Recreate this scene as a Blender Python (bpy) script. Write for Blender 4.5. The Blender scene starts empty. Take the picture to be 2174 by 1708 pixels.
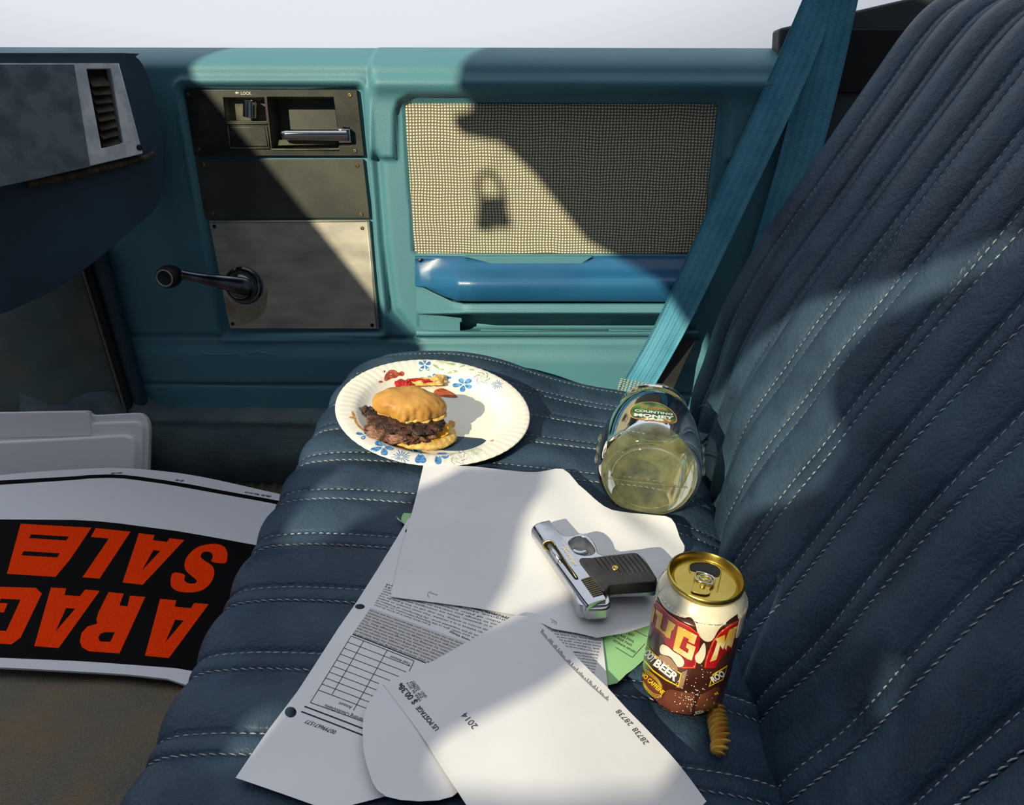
import bpy, bmesh, math, random
import numpy as np
from mathutils import Vector, Matrix, noise
from mathutils.bvhtree import BVHTree
from mathutils.geometry import delaunay_2d_cdt
random.seed(4)
sc = bpy.context.scene
COL = sc.collection

# ------------------------------------------------------------------ camera, world, sun, exposure
F, CX, CY = 1500.0, 1087.0, 854.0
PITCH, YAW = math.radians(30), math.radians(2)
CAM = np.array([0, 0, .86])
CR = np.array([math.cos(YAW), math.sin(YAW), 0]); CH = np.array([-math.sin(YAW), math.cos(YAW), 0])
CF = CH*math.cos(PITCH)+np.array([0, 0, -math.sin(PITCH)]); CU = CH*math.sin(PITCH)+np.array([0, 0, math.cos(PITCH)])
cd = bpy.data.cameras.new('camera'); cam = bpy.data.objects.new('camera', cd); COL.objects.link(cam)
cd.sensor_width = 36; cd.lens = F/2174*36; cd.clip_start = .01
cam.location = CAM; cam.rotation_euler = (math.pi/2-PITCH, 0, YAW)
sc.camera = cam
SUN_DIR = Vector((.48, .71, -.51)).normalized()
sl = bpy.data.lights.new('sun', 'SUN'); so = bpy.data.objects.new('sun', sl); COL.objects.link(so)
so.rotation_euler = SUN_DIR.to_track_quat('-Z', 'Y').to_euler(); so.location = (-1.5, -1, 2.5)
sl.energy = 5.2; sl.angle = math.radians(.32); sl.color = (1, .90, .66)
wd = bpy.data.worlds.new('world'); sc.world = wd; wd.use_nodes = True
wn = wd.node_tree.nodes; wl = wd.node_tree.links
bgn = wn['Background']
tc = wn.new('ShaderNodeTexCoord'); dt = wn.new('ShaderNodeVectorMath'); dt.operation = 'DOT_PRODUCT'
dt.inputs[1].default_value = (-.15, .60, .78)
wl.new(tc.outputs['Generated'], dt.inputs[0])
rp = wn.new('ShaderNodeValToRGB'); rp.color_ramp.elements[0].position = .0; rp.color_ramp.elements[0].color = (.085, .10, .125, 1)
e = rp.color_ramp.elements[1]; e.position = .95; e.color = (.79, .85, .94, 1)
e = rp.color_ramp.elements.new(.35); e.color = (.14, .17, .22, 1)
e = rp.color_ramp.elements.new(.58); e.color = (.74, .77, .83, 1)
wl.new(dt.outputs['Value'], rp.inputs[0]); wl.new(rp.outputs[0], bgn.inputs['Color']); bgn.inputs['Strength'].default_value = 1.05
sc.view_settings.view_transform = 'Standard'; sc.view_settings.look = 'None'
sc.view_settings.gamma = 1; sc.view_settings.exposure = 0; sc.view_settings.use_curve_mapping = False

# ------------------------------------------------------------------ geometry helpers
def ray(x, y): return CF+CR*(x-CX)/F+CU*(CY-y)/F
def hit(x, y, p0, n):
    d = ray(x, y); n = np.array(n, float)
    return CAM+d*(np.dot(np.array(p0)-CAM, n)/np.dot(d, n))
def hz(x, y, z): return hit(x, y, (0, 0, z), (0, 0, 1))
TH = math.atan(.153)
DN = np.array([0, -math.cos(TH), math.sin(TH)]); DV = np.array([0, math.sin(TH), math.cos(TH)]); DU = np.array([1., 0, 0]); D0 = np.array([0, 1.18, .36])
def D(x, y, w=0): return hit(x, y, D0+DN*w, DN)
def uv(x, y, w=0):
    p = D(x, y, w)-D0; return (p[0], float(p@DV))
def duv(u, v, w=0): return D0+DU*u+DV*v+DN*w
def ss(t): t = np.clip(t, 0, 1); return t*t*(3-2*t)
def lin(c):
    return tuple((v/255/12.92 if v/255 <= .04045 else ((v/255+.055)/1.055)**2.4) for v in c)+(1,)

def link(o, parent=None):
    COL.objects.link(o)
    if parent is not None:
        o.parent = parent; o.matrix_parent_inverse = Matrix.Translation(-world_loc(parent))
    return o
def world_loc(o):
    v = Vector((0, 0, 0))
    if o.type == 'EMPTY': v = Vector(o.location)
    return v
def thing(name, label, cat, loc, kind=None, group=None):
    o = bpy.data.objects.new(name, None); o.location = loc; o.empty_display_size = .02; COL.objects.link(o)
    tag(o, label, cat, kind, group); return o
def tag(o, label=None, cat=None, kind=None, group=None):
    if label: o['label'] = label
    if cat: o['category'] = cat
    if kind: o['kind'] = kind
    if group: o['group'] = group
    return o
def mesh(name, vs, fs, m, parent=None, smooth=True, angle=None, bevel=0, seg=3, uvs=None):
    me = bpy.data.meshes.new(name); me.from_pydata([tuple(map(float, v)) for v in vs], [], [tuple(map(int, f)) for f in fs]); me.update()
    if uvs is not None:
        ul = me.uv_layers.new(name='UVMap')
        li = np.zeros(len(me.loops), dtype=np.int32); me.loops.foreach_get('vertex_index', li)
        ul.data.foreach_set('uv', np.asarray(uvs, dtype=np.float32)[li].ravel())
    if smooth:
        me.polygons.foreach_set('use_smooth', [True]*len(me.polygons))
        if angle: me.set_sharp_from_angle(angle=math.radians(angle))
    me.materials.append(m)
    o = bpy.data.objects.new(name, me); link(o, parent)
    if bevel:
        b = o.modifiers.new('bevel', 'BEVEL'); b.width = bevel; b.segments = seg; b.limit_method = 'ANGLE'; b.angle_limit = math.radians(35)
    return o
def grid_faces(nu, nv, close_u=False):
    f = []
    for i in range(nu-(0 if close_u else 1)):
        for j in range(nv-1):
            a = i*nv+j; b = ((i+1) % nu)*nv+j; f.append((a, b, b+1, a+1))
    return f
def inpoly(X, Y, poly):
    r = np.zeros(np.shape(X), bool); n = len(poly)
    for i in range(n):
        x1, y1 = poly[i]; x2, y2 = poly[(i+1) % n]
        if y1 == y2: continue
        c = ((y1 > Y) != (y2 > Y)) & (X < (x2-x1)*(Y-y1)/(y2-y1)+x1); r ^= c
    return r
def segdist(X, Y, pts, closed=False):
    d = np.full(np.shape(X), 1e9); n = len(pts)
    for i in range(n if closed else n-1):
        x1, y1 = pts[i]; x2, y2 = pts[(i+1) % n]; dx, dy = x2-x1, y2-y1; L = dx*dx+dy*dy+1e-12
        t = np.clip(((X-x1)*dx+(Y-y1)*dy)/L, 0, 1); d = np.minimum(d, np.hypot(X-x1-t*dx, Y-y1-t*dy))
    return d
def sdf(X, Y, poly):   # positive inside
    d = segdist(X, Y, poly, True); return np.where(inpoly(X, Y, poly), d, -d)
def roundpoly(pts, r, n=5):
    out = []; N = len(pts)
    for i in range(N):
        p0, p, p1 = (np.array(pts[(i+k) % N], float) for k in (-1, 0, 1))
        a, b = p0-p, p1-p; la, lb = np.linalg.norm(a), np.linalg.norm(b); q = min(r, la*.45, lb*.45)
        A, B = p+a/la*q, p+b/lb*q
        for k in range(n+1):
            t = k/n; out.append(tuple((1-t)**2*A+2*t*(1-t)*p+t*t*B))
    return out
def smoothline(pts, n=6, closed=False):
    P = [np.array(p, float) for p in pts]; N = len(P); out = []
    R = range(N if closed else N-1)
    for i in R:
        if closed: p0, p1, p2, p3 = P[(i-1) % N], P[i], P[(i+1) % N], P[(i+2) % N]
        else: p0, p1, p2, p3 = P[max(i-1, 0)], P[i], P[i+1], P[min(i+2, N-1)]
        for k in range(n):
            t = k/n; out.append(.5*((2*p1)+(-p0+p2)*t+(2*p0-5*p1+4*p2-p3)*t*t+(-p0+3*p1-3*p2+p3)*t**3))
    if not closed: out.append(P[-1])
    return [tuple(p) for p in out]
def fill(outer, holes=(), step=None):
    """2D triangulation of a polygon with holes; interior points every step."""
    loops = [list(outer)]+[list(h) for h in holes]
    vs, es = [], []
    for l in loops:
        if step:
            l2 = []
            for i in range(len(l)):
                a, b = np.array(l[i], float), np.array(l[(i+1) % len(l)], float); k = max(1, int(np.linalg.norm(b-a)/step))
                l2 += [tuple(a+(b-a)*j/k) for j in range(k)]
            l = l2
        s = len(vs); vs += [Vector(p) for p in l]; es += [(s+i, s+(i+1) % len(l)) for i in range(len(l))]
    if step:
        x0, y0 = np.min(outer, 0); x1, y1 = np.max(outer, 0)
        gx, gy = np.meshgrid(np.arange(x0+step*.5, x1, step), np.arange(y0+step*.5, y1, step)); gx, gy = gx.ravel(), gy.ravel()
        k = inpoly(gx, gy, outer) & (segdist(gx, gy, outer, True) > step*.4)
        for h in holes: k &= ~inpoly(gx, gy, h) & (segdist(gx, gy, h, True) > step*.4)
        vs += [Vector((a, b)) for a, b in zip(gx[k], gy[k])]
    r = delaunay_2d_cdt(vs, es, [], 0, 1e-9)
    V = np.array([tuple(p) for p in r[0]]); T = []
    cs = np.array([V[list(f)].mean(0) for f in r[2]]) if len(r[2]) else np.zeros((0, 2))
    ok = inpoly(cs[:, 0], cs[:, 1], outer)
    for h in holes: ok &= ~inpoly(cs[:, 0], cs[:, 1], h)
    for f, g in zip(r[2], ok):
        if g: T.append(tuple(f))
    used = sorted({i for f in T for i in f}); mp = {a: b for b, a in enumerate(used)}
    return V[used], [tuple(mp[i] for i in f) for f in T]
def boundary(fs):
    from collections import Counter
    c = Counter()
    for f in fs:
        for i in range(len(f)): c[(f[i], f[(i+1) % len(f)])] += 1
    return [k for k in c if (k[1], k[0]) not in c]
def solid(outer, top, bot, holes=(), step=None):
    """outline (2D) -> closed solid, top/bot map 2D points to 3D."""
    V, T = fill(outer, holes, step); n = len(V)
    vs = [top(*p) for p in V]+[bot(*p) for p in V]
    fs = [f for f in T]+[tuple(n+i for i in reversed(f)) for f in T]+[(a, n+a, n+b, b) for a, b in boundary(T)]
    a, b, c = (np.array(vs[i]) for i in T[0]); nn = np.cross(b-a, c-a)
    if nn@(np.array(vs[T[0][0]])-np.array(vs[n+T[0][0]])) < 0: fs = [tuple(reversed(f)) for f in fs]
    return vs, fs
def dprism(name, px, w0, w1, m, parent=None, holes=(), r=0, bevel=.0008, wref=None):
    """outline in photo pixels on the door plane -> slab between offsets w0 and w1 from the door plane."""
    wr = w1 if wref is None else wref
    o2 = [uv(x, y, wr) for x, y in px]
    if r: o2 = roundpoly(o2, r)
    h2 = [[uv(x, y, wr) for x, y in h] for h in holes]
    vs, fs = solid(o2, lambda u, v: duv(u, v, w1), lambda u, v: duv(u, v, w0), h2)
    return weld(mesh(name, vs, fs, m, parent, angle=30, bevel=bevel))
def weld(o):
    bm = bmesh.new(); bm.from_mesh(o.data); bmesh.ops.remove_doubles(bm, verts=bm.verts, dist=1e-6)
    bmesh.ops.dissolve_limit(bm, angle_limit=.01, verts=bm.verts, edges=bm.edges); bm.to_mesh(o.data); bm.free()
    o.data.polygons.foreach_set('use_smooth', [True]*len(o.data.polygons)); o.data.set_sharp_from_angle(angle=math.radians(30)); return o
def basis(ax):
    ax = np.array(ax, float); ax /= np.linalg.norm(ax)
    t = np.array([0, 0, 1.]) if abs(ax[2]) < .9 else np.array([1., 0, 0])
    a = np.cross(t, ax); a /= np.linalg.norm(a); return a, np.cross(ax, a), ax
def lathe(prof, c, ax, n=48, fn=None):
    a, b, k = basis(ax); c = np.array(c, float); vs = []
    for i in range(n):
        t = 2*math.pi*i/n
        for (r, h) in prof:
            if fn: r, h = fn(r, h, t)
            vs.append(c+a*r*math.cos(t)+b*r*math.sin(t)+k*h)
    return vs, grid_faces(n, len(prof), True)
def tube(pts, rad, n=10, caps=True):
    P = [np.array(p, float) for p in pts]; vs = []; fs = []
    ref = None
    for i, p in enumerate(P):
        t = P[min(i+1, len(P)-1)]-P[max(i-1, 0)]; t /= np.linalg.norm(t)+1e-12
        if ref is None: ref = basis(t)[0]
        a = ref-t*(ref@t); a /= np.linalg.norm(a)+1e-12; ref = a; b = np.cross(t, a)
        r = rad[i] if hasattr(rad, '__len__') else rad
        for k in range(n):
            q = 2*math.pi*k/n; vs.append(p+a*r*math.cos(q)+b*r*math.sin(q))
    for i in range(len(P)-1):
        for k in range(n): fs.append((i*n+k, i*n+(k+1) % n, (i+1)*n+(k+1) % n, (i+1)*n+k))
    if caps: fs.append(tuple(reversed(range(n)))); fs.append(tuple((len(P)-1)*n+k for k in range(n)))
    return vs, fs
class Acc:
    def __init__(s): s.v = []; s.f = []
    def add(s, vf):
        n = len(s.v); s.v += list(vf[0]); s.f += [tuple(i+n for i in f) for f in vf[1]]; return s
    def build(s, name, m, parent=None, **k): return mesh(name, s.v, s.f, m, parent, **k)
def box(c, ax, ay, az):
    c = np.array(c, float); vs = [c+np.array(ax)*i+np.array(ay)*j+np.array(az)*k for i in (-1, 1) for j in (-1, 1) for k in (-1, 1)]
    return vs, [(0, 1, 3, 2), (4, 6, 7, 5), (0, 4, 5, 1), (2, 3, 7, 6), (0, 2, 6, 4), (1, 5, 7, 3)]
_gly = {}
def glyphs(s, bold=0, shear=0):
    k = (s, bold, shear)
    if k in _gly: return _gly[k]
    cu = bpy.data.curves.new('t', 'FONT'); cu.body = s; cu.size = 1; cu.offset = bold; cu.shear = shear; cu.resolution_u = 3; cu.fill_mode = 'BOTH' if False else cu.fill_mode
    o = bpy.data.objects.new('t', cu); COL.objects.link(o); bpy.context.view_layer.update()
    me = bpy.data.meshes.new_from_object(o.evaluated_get(bpy.context.evaluated_depsgraph_get()))
    V = np.array([v.co[:2] for v in me.vertices]); T = [tuple(p.vertices) for p in me.polygons]
    bpy.data.objects.remove(o); bpy.data.curves.remove(cu); bpy.data.meshes.remove(me)
    _gly[k] = (V, T); return V, T
def bvh_of(*objs):
    vs, fs = [], []
    for o in objs:
        n = len(vs); vs += [tuple(v.co) for v in o.data.vertices]; fs += [tuple(i+n for i in p.vertices) for p in o.data.polygons]
    return BVHTree.FromPolygons(vs, fs)
def cast(bvh, x, y, off=.0003):
    d = Vector(ray(x, y)).normalized(); l, n, i, _ = bvh.ray_cast(Vector(CAM), d)
    if l is None: return None
    if n.dot(d) > 0: n = -n
    return np.array(l+n*off)
def decal(acc, bvh, outer, holes=(), step=6, off=.0003):
    V, T = fill(outer, holes, step); P = [cast(bvh, x, y, off) for x, y in V]
    add_ok(acc, P, T)
def add_ok(acc, P, T):
    T = [f for f in T if all(P[i] is not None for i in f)]
    P = [p if p is not None else np.zeros(3) for p in P]
    used = sorted({i for f in T for i in f}); mp = {a: b for b, a in enumerate(used)}
    acc.add(([P[i] for i in used], [tuple(mp[i] for i in f) for f in T]))
def textpx(acc, bvh, s, a, b, hpx=None, bold=0, shear=0, off=.0004, flip=1):
    """print s on a surface, running from photo point a to b along its baseline, letters hpx tall across it."""
    V, T = glyphs(s, bold, shear); V = V.copy()
    x0, x1 = V[:, 0].min(), V[:, 0].max(); a, b = np.array(a, float), np.array(b, float); d = b-a; L = np.linalg.norm(d)
    up = np.array([d[1], -d[0]])/L*flip; k = L/(x1-x0); ky = k if hpx is None else hpx/.7
    P = [cast(bvh, *(a+d*((v[0]-x0)/(x1-x0))+up*v[1]*ky), off) for v in V]
    add_ok(acc, P, T)
def text3(acc, s, a, b, n, size=None, bold=0, shear=0, off=.0003, zf=None):
    """print s between world points a and b on a surface of normal n (zf: z of the surface at x, y)."""
    V, T = glyphs(s, bold, shear); x0, x1 = V[:, 0].min(), V[:, 0].max()
    a, b = np.array(a, float), np.array(b, float); d = b-a; L = np.linalg.norm(d); e = d/L; up = np.cross(np.array(n, float), e); up /= np.linalg.norm(up)
    k = L/(x1-x0) ; ky = k if size is None else size/.7; P = []
    for v in V:
        p = a+d*((v[0]-x0)/(x1-x0))+up*v[1]*ky
        if zf: p[2] = zf(p[0], p[1])
        P.append(p+np.array(n)*off)
    acc.add((P, T))

# ------------------------------------------------------------------ material helper
def pm(name, col, rough=.5, metal=0., col2=None, cs=20., cc=(.4, .6), bump=0., bs=300., bd=.001, spec=.5, coat=0., rough2=None, vor=False, detail=4., sheen=0., stretch=None, alpha=None, trans=0., sss=0.):
    m = bpy.data.materials.new(name); m.use_nodes = True; n = m.node_tree.nodes; l = m.node_tree.links; p = n['Principled BSDF']
    c = lin(col); p.inputs['Base Color'].default_value = c; p.inputs['Roughness'].default_value = rough; p.inputs['Metallic'].default_value = metal
    p.inputs['Specular IOR Level'].default_value = spec; p.inputs['Coat Weight'].default_value = coat; p.inputs['Coat Roughness'].default_value = .15
    p.inputs['Sheen Weight'].default_value = sheen; p.inputs['Transmission Weight'].default_value = trans
    if sss: p.inputs['Subsurface Weight'].default_value = sss; p.inputs['Subsurface Radius'].default_value = (.01, .006, .003); p.inputs['Subsurface Scale'].default_value = .5
    t = n.new('ShaderNodeTexCoord'); src = t.outputs['Object']
    if stretch:
        mp = n.new('ShaderNodeMapping'); mp.inputs['Scale'].default_value = stretch; l.new(src, mp.inputs[0]); src = mp.outputs[0]
    if col2 is not None or rough2 is not None:
        a = n.new('ShaderNodeTexNoise'); a.inputs['Scale'].default_value = cs; a.inputs['Detail'].default_value = detail; l.new(src, a.inputs['Vector'])
        r = n.new('ShaderNodeMapRange'); r.inputs[1].default_value = cc[0]; r.inputs[2].default_value = cc[1]; l.new(a.outputs[0], r.inputs[0])
        if col2 is not None:
            x = n.new('ShaderNodeMix'); x.data_type = 'RGBA'; x.inputs[6].default_value = c; x.inputs[7].default_value = lin(col2); l.new(r.outputs[0], x.inputs[0]); l.new(x.outputs[2], p.inputs['Base Color'])
        if rough2 is not None:
            x = n.new('ShaderNodeMix'); x.inputs[2].default_value = rough; x.inputs[3].default_value = rough2; l.new(r.outputs[0], x.inputs[0]); l.new(x.outputs[0], p.inputs['Roughness'])
    if bump:
        if vor:
            b = n.new('ShaderNodeTexVoronoi'); b.feature = 'DISTANCE_TO_EDGE'; o = b.outputs['Distance']
        else:
            b = n.new('ShaderNodeTexNoise'); b.inputs['Detail'].default_value = 3; o = b.outputs[0]
        b.inputs['Scale'].default_value = bs; l.new(src, b.inputs['Vector'])
        k = n.new('ShaderNodeBump'); k.inputs['Strength'].default_value = bump; k.inputs['Distance'].default_value = bd; l.new(o, k.inputs['Height']); l.new(k.outputs[0], p.inputs['Normal'])
    return m
def leather():
    m = pm('navy vinyl', (40, 57, 74), .40, spec=.22, col2=(52, 72, 90), cs=14, rough2=.5)
    n = m.node_tree.nodes; l = m.node_tree.links; p = n['Principled BSDF']; t = n.new('ShaderNodeTexCoord')
    w = n.new('ShaderNodeTexNoise'); w.inputs['Scale'].default_value = 30; l.new(t.outputs['Object'], w.inputs['Vector'])
    mx = n.new('ShaderNodeMix'); mx.data_type = 'VECTOR'; mx.inputs[0].default_value = .02; l.new(t.outputs['Object'], mx.inputs[4]); l.new(w.outputs['Color'], mx.inputs[5])
    v = n.new('ShaderNodeTexVoronoi'); v.feature = 'DISTANCE_TO_EDGE'; v.inputs['Scale'].default_value = 210; l.new(mx.outputs[1], v.inputs['Vector'])
    mr = n.new('ShaderNodeMapRange'); mr.inputs[2].default_value = .22; l.new(v.outputs['Distance'], mr.inputs[0])
    c = n.new('ShaderNodeTexNoise'); c.inputs['Scale'].default_value = 55; c.inputs['Detail'].default_value = 6; c.inputs['Distortion'].default_value = 1.2; l.new(t.outputs['Object'], c.inputs['Vector'])
    b1 = n.new('ShaderNodeBump'); b1.inputs['Strength'].default_value = .35; b1.inputs['Distance'].default_value = .0006; l.new(mr.outputs[0], b1.inputs['Height'])
    b2 = n.new('ShaderNodeBump'); b2.inputs['Strength'].default_value = .5; b2.inputs['Distance'].default_value = .0028; l.new(c.outputs[0], b2.inputs['Height']); l.new(b1.outputs[0], b2.inputs['Normal'])
    l.new(b2.outputs[0], p.inputs['Normal']); return m
M = {}
M['leather'] = leather()
M['thread'] = pm('stitching thread', (176, 178, 178), .8, col2=(130, 134, 138), cs=300)
M['piping'] = pm('piping vinyl', (40, 48, 58), .45, bump=.3, bs=500)
M['door'] = pm('door vinyl', (78, 132, 144), .48, col2=(72, 124, 138), cs=5, cc=(.3, .7), bump=.5, bs=650, bd=.0007, rough2=.58)
M['arm'] = pm('armrest vinyl', (36, 98, 140), .34, col2=(32, 88, 130), cs=6, bump=.3, bs=700, bd=.0005)
M['black'] = pm('worn black plastic', (13, 14, 12), .4, col2=(50, 52, 38), cs=26, cc=(.42, .72), bump=.2, bs=400, bd=.0004, detail=8)
M['grayplate'] = pm('grey black laminate', (46, 48, 42), .5, col2=(66, 68, 56), cs=9, bump=.1, bs=300, detail=8)
M['alu'] = pm('brushed aluminium', (206, 202, 184), .5, .45, col2=(160, 156, 146), cs=16, cc=(.3, .7), rough2=.55, detail=8, bump=.06, bs=260, bd=.0003, stretch=(1, 1, 2.5))
M['chrome'] = pm('chrome', (200, 204, 208), .07, 1.)
M['screw'] = pm('brass screw', (148, 132, 104), .4, .8, col2=(90, 74, 54), cs=200)
M['dark'] = pm('dark gap', (12, 12, 12), .7)
M['dusty'] = pm('dusty black plastic', (70, 70, 56), .75, col2=(96, 94, 72), cs=40, detail=8)
M['rubber'] = pm('black rubber', (18, 18, 18), .55, bump=.2, bs=300)
M['seal'] = pm('grey trim', (92, 92, 84), .5)
M['dash'] = pm('dash vinyl', (40, 66, 82), .55, col2=(34, 56, 72), cs=9, bump=.4, bs=600, bd=.0006)
M['dashfoam'] = pm('frayed foam edge', (92, 78, 58), .9, col2=(60, 52, 42), cs=80, bump=.5, bs=200)
M['bezel'] = pm('scratched silver bezel', (238, 240, 242), .5, 0, col2=(206, 210, 214), cs=40, detail=8)
M['louver'] = pm('dusty louvre', (58, 50, 40), .8, col2=(84, 74, 58), cs=60)
M['paper'] = pm('paper', (222, 221, 222), .75, spec=.2, col2=(216, 216, 218), cs=12, bump=.25, bs=30, bd=.002)
M['print'] = pm('black print', (46, 46, 50), .8, spec=.1)
M['shade'] = pm('grey printed band', (196, 194, 192), .8, spec=.1)
M['green'] = pm('green envelope', (150, 200, 140), .75, spec=.2, col2=(140, 190, 132), cs=8)
M['foam'] = pm('white styrofoam', (240, 238, 240), .6, bump=.15, bs=500, bd=.0006)
M['signwhite'] = pm('sign white plastic', (214, 216, 222), .45)
M['signblack'] = pm('sign black print', (14, 13, 14), .8, spec=.08)
M['signred'] = pm('sign red orange print', (255, 66, 10), .9, col2=(244, 56, 8), cs=500, spec=.05)
M['signrim'] = pm('sign orange edge', (220, 140, 30), .5)
# ------------------------------------------------------------------ SCENE PARTS FOLLOW
# ------------------------------------------------------------------ floor and shell
def noisy(u, v, s, a, k=0): return a*noise.noise(Vector((u*s, v*s, k)))
M['carpet'] = pm('worn dark carpet', (104, 102, 92), .95, col2=(124, 104, 80), cs=14, cc=(.35, .7), bump=1., bs=420, bd=.004, detail=8)
M['kick'] = pm('blue green carpet trim', (92, 112, 114), .95, col2=(66, 88, 98), cs=10, bump=1., bs=500, bd=.003, detail=8, sheen=.3)
vs = []; nx, ny = 90, 90
for i in range(nx):
    for j in range(ny):
        x = -1.3+2.2*i/(nx-1); y = -.6+1.9*j/(ny-1); h = noisy(x, y, 9, .006)
        h += .055*ss((.75-y)/.2) if x < 0 else 0          # transmission hump side of the footwell
        vs.append((x, y, h-.002))
fl = mesh('floor', vs, grid_faces(nx, ny), M['carpet']); tag(fl, kind='structure')
# sill and carpeted kick trim under the door
P = []; nu, nv = 150, 40
for i in range(nu):
    u = -.95+1.3*i/(nu-1)
    for j in range(nv):
        t = j/(nv-1)
        bay = ss((u+.80)/.10)                       # the trim is high in front and drops behind the bump
        ztop = .235-.055*bay
        z = .002+(ztop-.002)*(1-t)
        y = 1.118-.030*math.sin(min(1, (1-t)*1.15)*math.pi*.9)-.02*(1-bay)*math.sin(math.pi*t)+noisy(u, z, 14, .006)
        if t < .06: y += .05*(1-t/.06)
        P.append((u, y, z+noisy(u, 3, 30, .004)))
o = mesh('trim_1', P, grid_faces(nu, nv), M['kick']); tag(o, kind='structure')
M['sillm'] = pm('scuffed door sill', (98, 90, 72), .8, col2=(66, 66, 58), cs=30, stretch=(6, 1, 1), bump=.5, bs=40, bd=.002)
P = [];
for i in range(80):
    x = -.76+.5*i/79
    for j in range(8):
        y = 1.02+.10*j/7; P.append((x, y, .012+.004*math.sin(x*260)+.02*ss((y-1.05)/.06)))
o = mesh('trim_2', P, grid_faces(80, 8), M['sillm']); tag(o, kind='structure')
# front kick panel, door seal strips
M['kickp'] = pm('scuffed green kick panel', (74, 92, 90), .6, col2=(108, 96, 76), cs=11, cc=(.45, .8), detail=8)
P = []
for i in range(24):
    for j in range(40):
        y = 540+420*j/39; xr = 182+(y-590)*.305; x = -40+(xr+40)*i/23
        P.append(D(x, y, .035+.02*math.sin(i/23*3.1)+noisy(i*.2, j*.2, 1, .004)))
o = mesh('trim_3', P, grid_faces(24, 40), M['kickp']); tag(o, kind='structure')
o = Acc().add(tube([D(181+(y-590)*.305, y, .052) for y in np.linspace(520, 900, 20)], .0022, 8)).build('trim_4', M['seal']); tag(o, kind='structure')
o = Acc().add(tube([D(188+(y-590)*.305, y, .040) for y in np.linspace(520, 900, 20)], .010, 10)).build('trim_5', M['rubber']); tag(o, kind='structure')
o = Acc().add(tube([D(222+(y-590)*.275, y, .018) for y in np.linspace(520, 900, 20)], .016, 14)).build('trim_6', M['dash']); tag(o, kind='structure')
# body pillar behind the belts and rear corner
M['pillar'] = pm('grey pillar plastic', (62, 64, 66), .6, col2=(52, 56, 60), cs=8, bump=.3, bs=500)
def quadstrip(name, px0, px1, w, m, th=.012, parent=None):
    px = list(px0)+list(reversed(px1)); return dprism(name, px, w-th, w, m, parent, bevel=.003)
o = dprism('wall_rear_side', [(1655, 60), (2174, -60), (2174, 900), (1520, 900), (1560, 560), (1640, 330)], -.05, -.012, M['pillar'], bevel=.004); tag(o, kind='structure')
o = dprism('trim_7', [(1775, 60), (1960, 60), (1940, 196), (1762, 198)], -.012, -.006, M['dark'], bevel=.004); tag(o, kind='structure')

# unseen sun mask, added: its openings are shaped to the wanted sun patches
OPEN = [[(-0.361, -0.066), (-0.358, -0.069), (-0.352, -0.066), (-0.351, -0.029), (-0.354, -0.026), (-0.359, -0.029)],
 [(-0.34, 0.279), (-0.31, 0.264), (-0.273, 0.238), (-0.243, 0.211), (-0.232, 0.195), (-0.231, 0.173), (-0.235, 0.147), (-0.243, 0.131), (-0.26, 0.118), (-0.267, 0.104), (-0.257, 0.062), (-0.242, 0.044), (-0.21, 0.025), (-0.189, 0.004), (-0.181, -0.009), (-0.174, -0.053), (-0.144, -0.065), (-0.137, -0.079), (-0.09, -0.107), (-0.058, -0.141), (-0.047, -0.14), (-0.035, -0.116), (0.006, -0.07), (0.021, -0.043), (0.045, -0.023), (0.114, -0.05), (0.122, -0.072), (0.137, -0.093), (0.137, -0.111), (0.149, -0.126), (0.152, -0.147), (0.188, -0.165), (0.201, -0.163), (0.214, -0.14), (0.234, -0.13), (0.237, -0.122), (0.233, -0.099), (0.239, -0.096), (0.467, -0.18), (0.473, -0.177), (0.478, -0.151), (0.488, 0.054), (0.564, 0.107), (0.721, 0.265), (0.824, 0.366), (0.823, 0.452), (0.817, 0.485), (0.48, 0.602), (0.474, 0.599), (0.468, 0.584), (0.456, 0.491), (0.447, 0.455), (0.45, 0.448), (0.47, 0.435), (0.468, 0.419), (0.454, 0.41), (0.401, 0.417), (0.352, 0.388), (0.266, 0.315), (0.137, 0.285), (0.124, 0.277), (0.071, 0.228), (0.005, 0.084), (-0.006, 0.085), (-0.018, 0.103), (-0.056, 0.128), (-0.072, 0.154), (-0.092, 0.17), (-0.117, 0.208), (-0.154, 0.243), (-0.196, 0.258), (-0.235, 0.264), (-0.295, 0.285), (-0.33, 0.304), (-0.34, 0.297)],
 [(-0.25, -0.12), (-0.232, -0.138), (-0.233, -0.143), (-0.244, -0.15), (-0.243, -0.173), (-0.123, -0.211), (-0.103, -0.207), (-0.097, -0.201), (-0.097, -0.195), (-0.131, -0.157), (-0.142, -0.135), (-0.15, -0.122), (-0.172, -0.108), (-0.189, -0.115), (-0.196, -0.111), (-0.219, -0.046), (-0.215, -0.038), (-0.199, -0.027), (-0.208, -0.015), (-0.232, -0.018), (-0.247, -0.033), (-0.252, -0.049)],
 [(0.011, -0.249), (0.023, -0.258), (0.032, -0.258), (0.044, -0.246), (0.044, -0.237), (0.032, -0.228), (0.02, -0.228)]]
SD_ = np.array(SUN_DIR); WP = np.array([0, .6, .45])-SD_*3.0; WA, WB, WN = basis(SD_)
M['cab'] = pm('dark canopy', (60, 64, 66), .9)
vs, fs = solid([(-1.1, -1.1), (1.55, -1.1), (1.55, .80), (-1.1, .80)], lambda a, b: WP+WA*a+WB*b+WN*.004, lambda a, b: WP+WA*a+WB*b, OPEN)
o = mesh('wall_outside', vs, fs, M['cab'], None, smooth=False); tag(o, kind='structure')
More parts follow.
